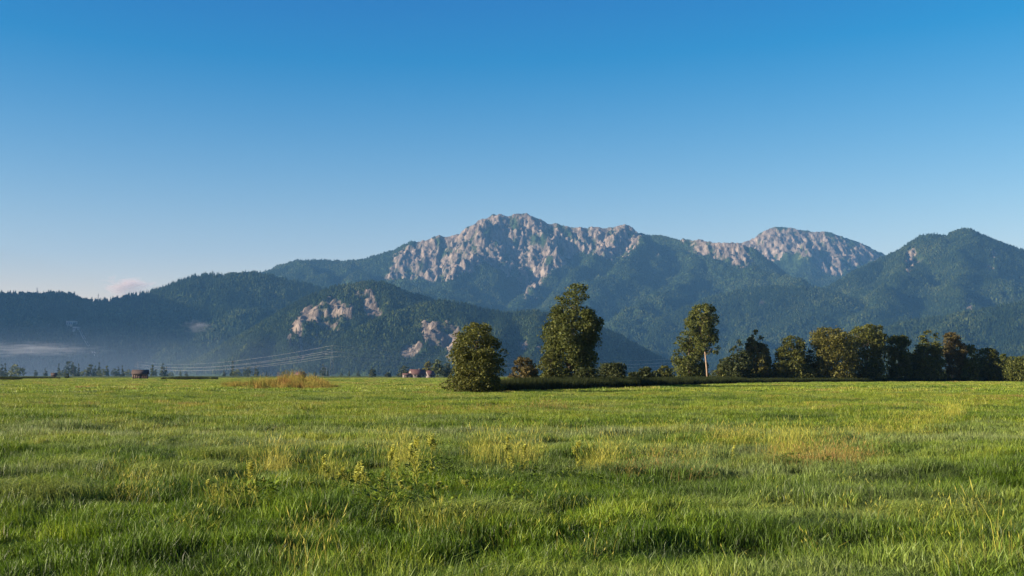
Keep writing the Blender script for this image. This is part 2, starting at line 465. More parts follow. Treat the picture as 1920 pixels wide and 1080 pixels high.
GP, GK, GW, GH, GT, GD = [], [], [], [], [], []
def lush(x, y):
    return 0.88 + 1.0 * fbm(x / 0.95, y / 0.8, 3, 21) + 0.25 * perlin(x / 9.0, y / 6.0, 26)
for r0, r1, dens, k0, k1 in [(4, 17, 70, 0, 7), (17, 32, 50, 0, 7), (32, 56, 20, 7, 11), (56, 120, 8.0, 7, 11), (120, 330, 0.55, 11, 14), (330, 900, 0.07, 11, 14)]:
    x, y = sector(r0, r1, dens, 0.53 if r0 < 100 else 0.46)
    if k0 == 0:
        keep = (perlin(x / .55, y / .5, 91) > -0.12) | (RNG.random(len(x)) < .35); x, y = x[keep], y[keep]      # bare dark gaps between the tufts
    n = len(x)
    k = RNG.integers(k0, k1, n)
    if k0 == 0:
        k = np.where((k >= 5) & (perlin(x / 2.0, y / 1.5, 77) < 0.30), RNG.integers(0, 5, n), k)
    hh = np.clip(lush(x, y), 0.25, 1.8)
    GP.append(np.stack([x, y, relief(x, y) - 0.01], 1)); GK.append(k)
    GW.append(0.85 + 0.4 * RNG.random(n)); GH.append(hh * (0.8 + 0.4 * RNG.random(n)))
    GT.append(np.clip(field_tint(x, y) + 0.13 * RNG.standard_normal(n) + 0.10 * (hh - 0.95), 0, 1))
    GD.append(np.clip((-0.02 + 0.40 * fbm(x / 9.0, y / 3.0, 3, 61) + 0.38 * np.exp(-((y - 33 + 0.1 * x) / 7.0) ** 2)) * (0.6 + 0.6 * RNG.random(n)), 0, 0.9))
for px, py, n, rr in [(60, 950, 60, .6), (125, 903, 40, .5), (345, 910, 40, .6), (440, 862, 40, .8), (875, 985, 30, .45), (1720, 960, 20, .5)]:
    p = ground_at(px, py); a, r = RNG.random(n) * 6.283, rr * np.sqrt(RNG.random(n)); x, y = p[0] + 1.5 * r * np.cos(a), p[1] + r * np.sin(a)      # flattened pale tussocks
    GP.append(np.stack([x, y, relief(x, y) + 0.10 * (1 - r / rr)], 1)); GK.append(RNG.integers(5, 7, n)); GW.append(1.1 + .4 * RNG.random(n)); GH.append(1.0 + .5 * RNG.random(n))
    GT.append(.45 + .2 * RNG.random(n)); GD.append(.1 + .35 * RNG.random(n))
scatter('meadow_grass', g_grass, np.concatenate(GP), np.concatenate(GK), np.concatenate(GW), np.concatenate(GH), np.concatenate(GT),
        'short lush meadow grass with dark hollows and sunlit tips', 'grass', {'dew': np.concatenate(GD)})

# tall dry grass in streaks, as the photo shows them
TALL = [blades('stalks', 18, 0.30, 0.24, 0.70, 0.0042, 0.5, M['straw'], heads=13) for _ in range(4)]
g_tall = make_sources('tall_grass', TALL)
spots = [  # px, py of the base, spread in pixels x / y, count, tint, height
    (620, 905, 24, 8, 12, .15, 1.0), (760, 878, 36, 8, 22, .2, 1.0), (905, 870, 30, 8, 20, .2, 1.0), (980, 868, 30, 8, 22, .3, .9),
    (515, 895, 25, 8, 20, .35, .9), (430, 965, 30, 12, 7, .3, .8), (575, 1060, 14, 14, 3, .45, .75), (590, 1010, 12, 10, 2, .4, .8),
    (835, 1010, 14, 12, 3, .3, .7), (1125, 878, 22, 7, 22, .25, .9), (1190, 862, 40, 8, 14, .3, .8), (1280, 858, 60, 10, 12, .35, .7),
    (1475, 850, 30, 9, 36, .2, 1.0), (1540, 862, 65, 13, 44, .85, .7), (1600, 858, 70, 10, 20, .8, .6), (1660, 815, 80, 9, 60, .25, .8),
    (1790, 792, 16, 5, 34, .2, 1.0), (1730, 800, 60, 6, 40, .3, .8), (1500, 828, 80, 8, 50, .25, .7), (1380, 838, 60, 8, 30, .35, .7),
    (1240, 885, 90, 10, 16, .8, .5), (1065, 772, 90, 3, 60, .9, .7), (870, 772, 120, 4, 60, .8, .6), (230, 930, 70, 24, 14, .4, .6),
    (1880, 1060, 8, 10, 2, .2, 1.0), (1095, 1040, 20, 10, 2, .5, .6), (600, 840, 300, 20, 60, .35, .55), (1200, 820, 300, 16, 80, .35, .6),
    (300, 800, 250, 16, 60, .55, .5), (1700, 950, 200, 60, 20, .3, .5), (960, 990, 700, 60, 30, .1, .45)]
TP, TT, TH = [], [], []
for px, py, sx, sy, n, ti, h in spots:
    for _ in range(n):
        qy = max(715, py + random.gauss(0, 0.6) * sy)
        p = ground_at(px + random.gauss(0, 0.6) * sx, qy)
        p[2] = float(relief(p[0], p[1])); TP.append(p); TT.append(min(1, max(0, ti + random.gauss(0, .12)))); TH.append(h * random.uniform(.75, 1.15))
n = len(TP)
scatter('tall_grass', g_tall, np.array(TP), RNG.integers(0, 4, n), 0.8 + 0.4 * RNG.random(n), TH, TT,
        'loose yellow and rusty streaks of tall seeding grass standing above the meadow', 'tall grass')

# low broad-leaved herbs around the flowering weeds
HERB = [herb_mesh('herb', 60, 0.28, 0.085, 0.32, M['herb']) for _ in range(4)]
g_herb = make_sources('herb', HERB)
HP = []
for px, py, sx, sy, n in [(720, 935, 120, 26, 5), (860, 905, 100, 20, 3), (1000, 905, 130, 14, 3), (1130, 905, 70, 10, 2), (500, 950, 60, 18, 3), (800, 960, 130, 26, 4), (1540, 880, 60, 8, 2), (610, 975, 100, 18, 4)]:
    for _ in range(n):
        p = ground_at(px + random.gauss(0, .7) * sx, py + random.gauss(0, .7) * sy); p[2] = float(relief(p[0], p[1])); HP.append(p)
n = len(HP)
scatter('herb_patch', g_herb, np.array(HP), RNG.integers(0, 4, n), 0.7 + 0.6 * RNG.random(n), 0.7 + 0.7 * RNG.random(n), RNG.random(n),
        'dark broad-leaved herbs crowding below the yellow flowering weeds', 'herbs')

# ------------------------------------------------------------------ mountains
class Massif:
    def __init__(s): s.seg = []
    def line(s, pts, slope=0.7, soft=0.0):
        for a, b in zip(pts[:-1], pts[1:]): s.seg.append((*a, *b, slope, soft))

def spurs(mf, pts, step, rng, fall=(0.62, 0.36), length=1.0, slope=0.75, zmin=20, turn=0.55, subs=3, aim=(0.0, -1.0)):
    """side ridges that run down from a crest towards the valley, each with smaller ones of its own"""
    acc = step * rng.random()
    for a, b in zip(pts[:-1], pts[1:]):
        a, b = np.array(a), np.array(b); L = np.linalg.norm((b - a)[:2])
        while acc < L:
            p = a + (b - a) * acc / L
            ang = math.atan2(aim[1], aim[0]) + rng.normal() * turn * .6
            z = p[2] - 12; top = p[2]; q = p.copy(); q[2] = z; path = [q.copy()]
            reach = top * length * (0.75 + 0.5 * rng.random()); gone = 0
            while gone < reach / 0.42 and q[2] > zmin:
                ds = 170 * (0.8 + .4 * rng.random()); ang += rng.normal() * .16
                f = fall[0] + (fall[1] - fall[0]) * min(1, gone / (reach * 1.2))
                f *= (0.45 if rng.random() < .25 else 1.12)
                q = q + np.array((math.cos(ang) * ds, math.sin(ang) * ds, -f * ds)); gone += ds; path.append(q.copy())
                if subs and rng.random() < 0.6 and q[2] > zmin + 60:
                    for sd in ((-1,) if rng.random() < .5 else (1,)):
                        a2 = ang + sd * (0.7 + .4 * rng.random()); r = q.copy(); r[2] -= 6; sub = [r.copy()]
                        for _ in range(subs):
                            d2 = 110 * (0.7 + .6 * rng.random()); a2 += rng.normal() * .2
                            r = r + np.array((math.cos(a2) * d2, math.sin(a2) * d2, -0.6 * d2)); sub.append(r.copy())
                        mf.line(sub, slope * 1.05)
            mf.line(path, slope)
            acc += step * (0.65 + .7 * rng.random())
        acc -= L

def inside(poly, x, y):
    r = np.zeros(x.shape, bool); n = len(poly)
    for i in range(n):
        x0, y0 = poly[i]; x1, y1 = poly[(i + 1) % n]
        c = ((y0 > y) != (y1 > y)) & (x < (x1 - x0) * (y - y0) / (y1 - y0 + 1e-9) + x0)
        r ^= c
    return r

FOREST_P, TREES = {}, {}
def build_massif(name, label, mf, x0, x1, y0, y1, res, rough, rocks, alps, seed, forest, rock_amp=26.0, jpx=7.0, tree_h=1.0, step=0.0):
    nx, ny = int((x1 - x0) / res), int((y1 - y0) / (res * 1.15))
    X, Y = np.meshgrid(np.linspace(x0, x1, nx, dtype=np.float32), np.linspace(y0, y1, ny, dtype=np.float32))
    wx = X + 45 * fbm(X / 420, Y / 420, 3, seed + 1); wy = Y + 45 * fbm(X / 420, Y / 420, 3, seed + 2)
    H = np.full(X.shape, -400, np.float32)
    D = np.full(X.shape, 1e5, np.float32)
    for i, (ax, ay, az, bx, by, bz, sl, so) in enumerate(mf.seg):
        main = so > 0; plain_ = so != 0
        m = max(az, bz) / max(0.35, sl * 0.55) + 200
        jx = (np.searchsorted(X[0], [min(ax, bx) - m, max(ax, bx) + m])); jy = (np.searchsorted(Y[:, 0], [min(ay, by) - m, max(ay, by) + m]))
        sl_ = np.s_[jy[0]:jy[1], jx[0]:jx[1]]
        if jx[1] <= jx[0] or jy[1] <= jy[0]: continue
        PX, PY = (X[sl_], Y[sl_]) if plain_ else (wx[sl_], wy[sl_])
        dx, dy = bx - ax, by - ay; L2 = dx * dx + dy * dy + 1e-6
        t = np.clip(((PX - ax) * dx + (PY - ay) * dy) / L2, 0, 1)
        d = np.hypot(PX - ax - t * dx, PY - ay - t * dy)
        h = az + (bz - az) * t - sl * (np.sqrt(d * d + 14 * 14) - 14) + 0.00009 * np.minimum(d, 1200) ** 2
        H[sl_] = np.maximum(H[sl_], h)
        if main: D[sl_] = np.minimum(D[sl_], d)
    far = sstep(30, 260, D)                               # keeps the crest as traced
    H = H + far * rough * (fbm(X / 330, Y / 330, 5, seed + 5, 0.52)) + rough * 0.13 * fbm(X / 60, Y / 60, 3, seed + 9)
    px, py = to_px(X, Y, H)
    jit = jpx * fbm(X / 90, (Y + H) / 90, 3, seed + 13); jit2 = jpx * fbm(X / 90, (Y + H) / 90, 3, seed + 14)
    rock = np.zeros(X.shape, np.float32); core = np.zeros(X.shape, np.float32); foot = np.zeros(X.shape, np.float32); tree_px = 16 * forest[3] / (0.5 * (y0 + y1)) * FPX
    gully = ridged((X + 30 * fbm(X / 150, Y / 150, 2, seed + 19)) / 78, (Y + 0.4 * H) / 400, 4, seed + 20)
    patch = fbm(X / 95, (Y + 1.0 * H) / 230, 5, seed + 23, 0.62)
    for poly, fill in rocks:
        ins = inside(poly, px + jit, py + jit2)
        rr = sstep(-0.10, 0.25, 0.75 * patch + 0.55 * (gully - 0.62) + (fill - 0.5) * 2.0)
        rock = np.maximum(rock, np.where(ins, rr, 0)); core = np.maximum(core, ins.astype(np.float32)); foot = np.maximum(foot, inside(poly, px + jit, py + jit2 - tree_px * .5) * fill); foot = np.maximum(foot, inside(poly, px + jit, py + jit2 - tree_px) * fill)
    alp = np.zeros(X.shape, np.float32)
    for poly in alps:
        alp = np.maximum(alp, inside(poly, px + jit, py + jit2) * sstep(-0.2, 0.3, fbm(X / 100, Y / 100, 3, seed + 30)))
    H = H + step * core * sstep(25, 90, D)
    H = H + core * (1.9 * rock_amp * (gully - 0.75) * (0.3 + 0.7 * sstep(0, 120, D)) + 0.85 * rock_amp * fbm(X / 30, (Y + H) / 45, 3, seed + 33) * (0.25 + 0.75 * sstep(0, 90, D)))
    idx = np.arange(nx * ny).reshape(ny, nx)
    q = np.stack([idx[:-1, :-1], idx[:-1, 1:], idx[1:, 1:], idx[1:, :-1]], -1).reshape(-1, 4)
    Hf = H.ravel(); q = q[(Hf[q].max(1) > -12)]
    used = np.zeros(nx * ny, bool); used[q.ravel()] = True
    remap = np.cumsum(used) - 1
    V = np.stack([X.ravel(), Y.ravel(), np.maximum(Hf, -14)], 1)
    o = link(name, mesh_from(name, V[used], remap[q], M['mountain'], True, {'rock': rock.ravel()[used], 'alp': alp.ravel()[used]}))
    tag(o, label, 'mountain', kind='structure')
    # forest on everything that is neither rock nor alp
    fname, flabel, spacing, size = forest
    gy, gx = np.gradient(H, Y[1, 0] - Y[0, 0], X[0, 1] - X[0, 0])
    facing = (gx * X + gy * (Y) + (CAM_H - H) * -1.0)                     # rises away from the viewer: seen
    w = (1 - np.clip(np.maximum(rock * 1.25, alp), 0, 1)) * (H > 2) * np.where(gx * X / Y + gy > H / Y - 0.10, 1.0, 0.12)
    w = w * np.sqrt(1 + gx * gx + gy * gy) * np.where(foot > 0.5, 0.12, 1.0)
    w = w[:-1, :-1]
    cell = (X[0, 1] - X[0, 0]) * (Y[1, 0] - Y[0, 0])
    nn = RNG.poisson(np.clip(w, 0, 2) * cell / (spacing * spacing))
    ji, jj = np.nonzero(nn); rep = nn[ji, jj]; ji = np.repeat(ji, rep); jj = np.repeat(jj, rep)
    a, b = RNG.random(len(ji)), RNG.random(len(ji))
    z = (H[ji, jj] * (1 - a) + H[ji, jj + 1] * a) * (1 - b) + (H[ji + 1, jj] * (1 - a) + H[ji + 1, jj + 1] * a) * b
    x = X[0, jj] + a * (X[0, 1] - X[0, 0]); y = Y[ji, 0] + b * (Y[1, 0] - Y[0, 0])
    sc = size * (0.65 + 0.6 * RNG.random(len(x))) * (1 - 0.45 * sstep(700, 1100, z))
    nz = fbm(x / 260, y / 260, 4, seed + 50)
    ti = np.clip(0.45 + 0.45 * nz + 0.22 * RNG.standard_normal(len(x)), 0, 1)
    kd = np.where(RNG.random(len(x)) < np.clip(0.45 + 0.5 * nz, .1, .9), RNG.integers(3, 6, len(x)), RNG.integers(0, 3, len(x)))
    scatter(fname, g_forest, np.stack([x, y, z - 1.0], 1), kd, sc, sc * tree_h, ti, flabel, 'forest')
    return X, Y, H

def fir_mesh(name, rng, k=3):
    """a knot of k spruces, low on faces: two stacked skirts each"""
    V, T, lv = [], [], []
    for j in range(k):
        a = rng.random() * 6.283; r = (0 if k == 1 else 4.5 + 2 * rng.random()); cx, cy = r * math.cos(a + j * 2.1), r * math.sin(a + j * 2.1)
        h = 19 + 10 * rng.random(); w = 3.0 + 1.2 * rng.random(); val = rng.random()
        for zb, zt, ww in ((0.08, .62, 1.0), (.38, 1.0, .66)):
            b = len(V); m = 7
            for i in range(m):
                th = 6.283 * i / m + rng.random() * .4; rr = w * ww * (0.75 + .5 * rng.random())
                V.append((cx + rr * math.cos(th), cy + rr * math.sin(th), h * zb + rng.normal() * .8))
            V.append((cx, cy, h * zt)); lv += [val] * (m + 1)
            for i in range(m): T.append((b + i, b + (i + 1) % m, b + m))
    return mesh_from(name, V, np.array(T), M['fir'], False, {'leaf_value': lv})

def broad_mesh(name, rng, k=2):
    """a knot of k broad crowns: lumpy closed shapes"""
    V, T, Q, lv = [], [], [], []
    for j in range(k):
        a = rng.random() * 6.283; r = 0 if k == 1 else 4.5; cx, cy = r * math.cos(a + j * 3), r * math.sin(a + j * 3)
        h = 15 + 7 * rng.random(); w = 4.6 + 1.8 * rng.random(); val = .35 + .65 * rng.random()
        m = 8; rings = [(.12, .55), (.38, 1.0), (.66, .9), (.88, .5)]; b = len(V)
        for f, s in rings:
            for i in range(m):
                th = 6.283 * i / m; rr = w * s * (0.7 + .6 * rng.random())
                V.append((cx + rr * math.cos(th), cy + rr * math.sin(th), h * f + rng.normal() * 1.0))
        V.append((cx, cy, h)); lv += [val] * (m * 4 + 1)
        for g in range(3):
            for i in range(m):
                i2 = (i + 1) % m; Q.append((b + g * m + i, b + g * m + i2, b + g * m + m + i2, b + g * m + m + i))
        for i in range(m): T.append((b + 3 * m + i, b + 3 * m + (i + 1) % m, b + 4 * m))
    return mesh_from(name, V, [np.array(Q), np.array(T)], M['fir'], False, {'leaf_value': lv})

r_ = np.random.default_rng(5)
g_forest = make_sources('forest_tree', [fir_mesh('spruce', r_) for _ in range(3)] + [broad_mesh('beech', r_) for _ in range(3)])

def crest(pts, Y):
    """traced crest: (px, py[, depth]) -> points in the world"""
    return [tuple(at(p[0], p[1], p[2] if len(p) > 2 else Y)) for p in pts]

# central limestone mountain, 9 km away
mf = Massif(); rg = np.random.default_rng(21)
c = crest([(380, 560, 9600), (440, 535, 9500), (490, 513, 9400), (520, 500, 9300), (560, 489), (590, 487), (640, 490), (680, 487), (700, 480), (740, 468), (770, 453), (800, 450), (812, 445), (822, 440),
           (835, 445), (865, 438), (880, 425), (900, 412), (925, 403), (940, 401), (955, 403), (975, 399), (990, 401), (1010, 410), (1030, 417), (1060, 423), (1080, 424), (1100, 427), (1116, 425), (1130, 428),
           (1150, 426), (1165, 421), (1180, 424), (1195, 435), (1215, 441), (1240, 441), (1265, 449, 8950), (1283, 447, 8900), (1300, 450, 8850), (1316, 449, 8800), (1330, 453, 8750), (1355, 454, 8700), (1390, 457, 8650), (1412, 466, 8620), (1440, 496, 8500)], 9000)
mf.line(c, 0.95, 1)
spurs(mf, c, 560, rg, (0.80, 0.34), 1.1, 1.0, turn=.5)
# hand-placed shoulders seen in the photograph
for sp_, sl in [([(925, 403, 9000), (905, 440, 8700), (885, 480, 8350), (850, 520, 7950), (840, 560, 7500), (860, 590, 7000)], .8),
                ([(1195, 435, 9000), (1210, 462, 8600), (1160, 500, 8150), (1090, 545, 7600), (1010, 580, 7000)], .62),
                ([(1240, 447, 9000), (1300, 486, 8500), (1420, 512, 7900), (1500, 529, 7500)], .6),
                ([(1300, 478, 8500), (1290, 530, 7700), (1200, 570, 7000), (1170, 605, 6400)], .6),
                ([(640, 490, 9000), (690, 520, 8300), (760, 530, 7900), (830, 552, 7400)], .6),
                ([(560, 489, 9000), (590, 525, 8300), (640, 545, 7700)], .6),
                ([(1165, 421, 9000), (1120, 470, 8550), (1070, 520, 8000)], .85),
                ([(1030, 417, 9000), (1040, 470, 8600), (1010, 525, 8150), (980, 560, 7700)], .85)]:
    mf.line(crest(sp_, 0), sl, 0)
main_rock = [(722, 524), (735, 490), (752, 466), (790, 448), (822, 436), (866, 434), (890, 414), (925, 398), (975, 392), (1015, 405), (1060, 418), (1150, 420), (1170, 418), (1200, 436), (1196, 458), (1165, 478),
             (1140, 490), (1120, 478), (1085, 470), (1062, 492), (1030, 506), (1018, 530), (985, 552), (962, 520), (905, 488), (885, 510), (850, 520), (815, 532), (775, 524)]
ridge_rock = [(1050, 418), (1200, 418), (1205, 440), (1190, 468), (1140, 490), (1105, 452)]
build_massif('mountain_massif', 'long central mountain with a broken pale limestone face and wooded lower slopes', mf, -3700, 2700, 5900, 9650, 8.0, 62,
             [(main_rock, .68), (ridge_rock, .74), ([(985, 440), (1062, 440), (1066, 494), (1030, 506), (1015, 535), (985, 552), (965, 520), (940, 490)], .66), ([(975, 530), (1010, 520), (1005, 560), (985, 565)], .4), ([(1272, 444), (1330, 448), (1408, 454), (1410, 500), (1370, 496), (1330, 482), (1290, 470)], .72), ([(1225, 470), (1255, 470), (1250, 482), (1230, 480)], .5),
              ([(1195, 600), (1240, 606), (1232, 622), (1200, 612)], .6)], [], 100,
             ('massif_forest', 'blue-green forest covering the lower slopes of the central limestone mountain', 10.0, 0.62))

# rocky summit behind, to the right
mf = Massif(); rg = np.random.default_rng(31)
c = crest([(1330, 480), (1370, 462), (1400, 452), (1420, 441), (1437, 430), (1455, 425), (1480, 427), (1500, 431), (1520, 434), (1545, 434), (1560, 437), (1590, 447), (1620, 458), (1650, 472), (1680, 488), (1730, 505)], 10500)
mf.line(c, 0.9, 1); spurs(mf, c, 300, rg, (0.8, 0.4), .9, .8, subs=3)
build_massif('rocky_summit', 'pale rocky summit standing behind the right end of the central mountain', mf, 1500, 4200, 8400, 11100, 10.5, 45,
             [([(1385, 456), (1415, 440), (1440, 428), (1500, 430), (1545, 440), (1530, 470), (1480, 470), (1450, 490), (1400, 500), (1410, 470)], .82), ([(1520, 430), (1600, 452), (1665, 480), (1610, 500), (1560, 500), (1500, 475)], .68),
              ([(1530, 490), (1590, 500), (1570, 515), (1540, 510)], .75)], [[(1470, 470), (1520, 455), (1560, 470), (1530, 485), (1490, 485)], [(1500, 492), (1530, 494), (1520, 506)]], 200,
             ('summit_scrub', 'dark scrub and mountain pine between the rocks of the rear summit', 16.0, 0.65), 30)

# wooded right-hand peak
mf = Massif(); rg = np.random.default_rng(41)
c = crest([(1540, 548, 7300), (1600, 512, 7400), (1665, 480), (1690, 468), (1710, 455), (1730, 442), (1750, 440), (1775, 443), (1790, 433), (1805, 428), (1820, 432), (1850, 444), (1880, 457), (1910, 468), (1960, 482), (2060, 505), (2200, 540)], 7600)
mf.line(c, 0.8, 1); spurs(mf, c, 480, rg, (0.7, 0.38), 1.0, .9)
mf.line(crest([(1710, 455, 7600), (1690, 500, 7200), (1660, 545, 6800), (1640, 585, 6300)], 0), .62)
mf.line(crest([(1805, 428, 7600), (1815, 480, 7150), (1790, 540, 6700), (1800, 580, 6300)], 0), .66)
build_massif('wooded_peak', 'steep forested peak with small pale cliffs at the right edge', mf, 1500, 4700, 5600, 8300, 9.0, 48,
             [([(1698, 470), (1716, 466), (1732, 486), (1716, 496), (1704, 520), (1698, 500)], .75), ([(1858, 470), (1872, 470), (1870, 480), (1858, 484)], .7), ([(1845, 485), (1860, 484), (1862, 506), (1850, 510)], .45), ([(1870, 500), (1920, 512), (1915, 560), (1870, 560)], .16), ([(1810, 560), (1822, 555), (1822, 580), (1812, 580)], .6)], [], 300,
             ('peak_forest', 'dense dark forest covering the steep peak at the right edge', 9.0, 0.68), 26, 2.5)

# wooded hill in front of the valley on the right of the massif
mf = Massif(); rg = np.random.default_rng(51)
c = crest([(1120, 640, 6400), (1200, 612, 6500), (1270, 585, 6600), (1330, 560, 6700), (1400, 543), (1450, 539), (1500, 538), (1545, 544), (1590, 558), (1640, 580), (1690, 602), (1740, 630), (1800, 670)], 6800)
mf.line(c, 0.55, 1); spurs(mf, c, 430, rg, (0.45, 0.34), 1.0, .7)
build_massif('wooded_hill', 'rounded wooded hill below the valley behind the right row of trees', mf, 200, 3000, 4700, 7300, 9.0, 40,
             [([(1420, 562), (1440, 562), (1438, 572), (1420, 572)], .6)], [], 400,
             ('hill_forest', 'grey-green forest covering the rounded hill behind the right row of trees', 9.0, 0.7))

# near foothill at the right edge
mf = Massif(); rg = np.random.default_rng(61)
c = crest([(1560, 690), (1620, 645), (1660, 618), (1700, 606), (1760, 597), (1800, 590), (1850, 582), (1900, 573), (1960, 562), (2100, 548), (2300, 560)], 5200)
mf.line(c, 0.45, 1); spurs(mf, c, 330, rg, (0.36, 0.30), 1.0, .5)
build_massif('foothill', 'low dark wooded foothill at the right edge behind the tree row', mf, 1100, 3300, 3900, 5700, 8.5, 30, [], [], 500,
             ('foothill_forest', 'dark forest covering the low foothill at the right edge', 9.0, 0.75))

# knolls with white cliffs, left of the big trees
mf = Massif(); rg = np.random.default_rng(71)
c = crest([(330, 712, 4500), (380, 690, 4550), (440, 655, 4650), (500, 620, 4750), (545, 593, 4850), (565, 570, 4900), (590, 555), (630, 541), (670, 533), (700, 529), (720, 531), (745, 543), (760, 553), (800, 560, 5000), (830, 572, 5000), (880, 600, 5000), (950, 640, 5000)], 4950)
mf.line(c, 0.62, 1)
mf.line(crest([(722, 531, 4950), (730, 568, 4760), (724, 602, 4560), (700, 645, 4250)], 0), .95, -1)
mf.line(crest([(590, 555, 4930), (600, 592, 4720), (600, 640, 4550)], 0), .85, -1)
mf.line(crest([(565, 570, 4900), (560, 615, 4600), (545, 660, 4300)], 0), .75, -1)
mf.line(crest([(500, 620, 4750), (480, 650, 4450), (450, 680, 4200)], 0), .6, -1)
build_massif('cliff_knoll', 'steep wooded knoll with white cliff faces left of the big trees', mf, -1700, 150, 3700, 5250, 7.0, 44,
             [([(560, 590), (590, 565), (640, 548), (668, 548), (660, 600), (640, 622), (600, 640), (560, 640)], .46), ([(664, 550), (682, 552), (698, 545), (704, 565), (712, 585), (719, 594), (700, 598), (684, 592), (678, 570)], .86), ([(608, 565), (625, 560), (655, 582), (652, 598), (630, 590), (612, 572)], .8), ([(586, 590), (600, 606), (632, 612), (628, 622), (600, 622), (585, 606)], .8),
              ([(552, 600), (564, 600), (568, 650), (572, 690), (562, 692), (558, 640)], .85), ([(537, 632), (548, 630), (546, 655), (540, 655)], .85), ([(602, 690), (610, 690), (610, 702), (602, 702)], .7), ([(545, 612), (556, 610), (556, 626), (546, 626)], .8)], [], 600,
             ('knoll_forest', 'dark forest around the white cliffs of the left knoll', 7.6, 0.66), 15, 3.2, tree_h=1.0, step=10)

mf = Massif(); rg = np.random.default_rng(81)
c = crest([(560, 700, 4100), (640, 650, 4200), (700, 606, 4300), (740, 586, 4380), (770, 578), (800, 570), (830, 566), (870, 572), (905, 583), (950, 589), (1000, 585), (1040, 590), (1100, 602), (1150, 628), (1200, 655), (1280, 690)], 4450)
mf.line(c, 0.62, 1)
mf.line(crest([(855, 569, 4450), (872, 612, 4250), (866, 655, 3950)], 0), .9, -1)
mf.line(crest([(1000, 585, 4450), (1005, 625, 4200), (1000, 660, 3900)], 0), .75, -1)
mf.line(crest([(940, 589, 4450), (935, 625, 4200), (920, 660, 3900)], 0), .7, -1)
mf.line(crest([(1090, 600, 4450), (1095, 640, 4200), (1080, 670, 3950)], 0), .7, -1)
build_massif('quarried_hill', 'low wooded hill with bright quarried rock behind the near round tree', mf, -1100, 800, 3300, 4750, 6.5, 26,
             [([(788, 603), (805, 606), (845, 610), (862, 612), (862, 648), (838, 655), (815, 648), (800, 655), (792, 630)], .86), ([(744, 662), (762, 646), (788, 643), (792, 652), (775, 672), (758, 674)], .95), ([(835, 655), (846, 650), (846, 680), (834, 680)], .6), ([(970, 640), (990, 645), (985, 662), (972, 656)], .6), ([(1000, 650), (1030, 650), (1025, 665), (1003, 662)], .55), ([(600, 685), (612, 688), (610, 700), (600, 698)], .6)], [], 700,
             ('quarry_forest', 'forest round the bright quarried rock of the low middle hill', 7.4, 0.64), 14, 3.4, tree_h=0.95, step=9)

# shaded range on the left with the mountain further left that throws its shadow over it
mf = Massif(); rg = np.random.default_rng(91)
c = crest([(-300, 500, 6300), (-150, 540, 6200), (0, 552, 6150), (70, 554), (105, 550), (125, 553), (150, 562), (165, 566), (200, 566), (220, 564), (240, 558), (260, 555), (300, 545), (340, 530), (370, 520), (395, 517), (420, 519), (440, 515), (460, 513.5), (485, 515), (520, 525), (550, 530), (590, 540), (660, 575), (740, 620)], 6200)
mf.line([(-3900, 4000, 300), (-4050, 4500, 850), (-4200, 5000, 1200), (-4250, 5600, 1200), (-4200, 6100, 1000), (-3700, 6500, 650), c[0]], 0.85, 1)
mf.line(c, 0.55, 1); spurs(mf, c, 520, rg, (0.5, 0.40), .9, .6, turn=.4, aim=(0.55, -1.0))
XL, YL, HL = build_massif('shaded_range', 'dark blue shaded wooded range along the left side', mf, -5900, 250, 3700, 7050, 11.0, 50,
             [([(370, 528), (396, 524), (394, 545), (375, 545)], .42), ([(85, 568), (92, 566), (92, 574), (85, 574)], .7)], [[(124, 562), (130, 562), (140, 576), (135, 577)]], 800,
             ('range_forest', 'dark shaded forest covering the long range on the left', 11.0, 0.9))

def height_left(x, y):
    i = int(np.clip(np.searchsorted(YL[:, 0], y), 1, YL.shape[0] - 1)); j = int(np.clip(np.searchsorted(XL[0], x), 1, XL.shape[1] - 1))
    return float(HL[i, j])

def on_range(px, py):
    """where the ray of a pixel meets the left range"""
    for Y in np.arange(3950, 6950, 8.0):
        p = at(px, py, Y)
        if height_left(p[0], p[1]) >= p[2]: return p
    p = at(px, py, 6100); return p

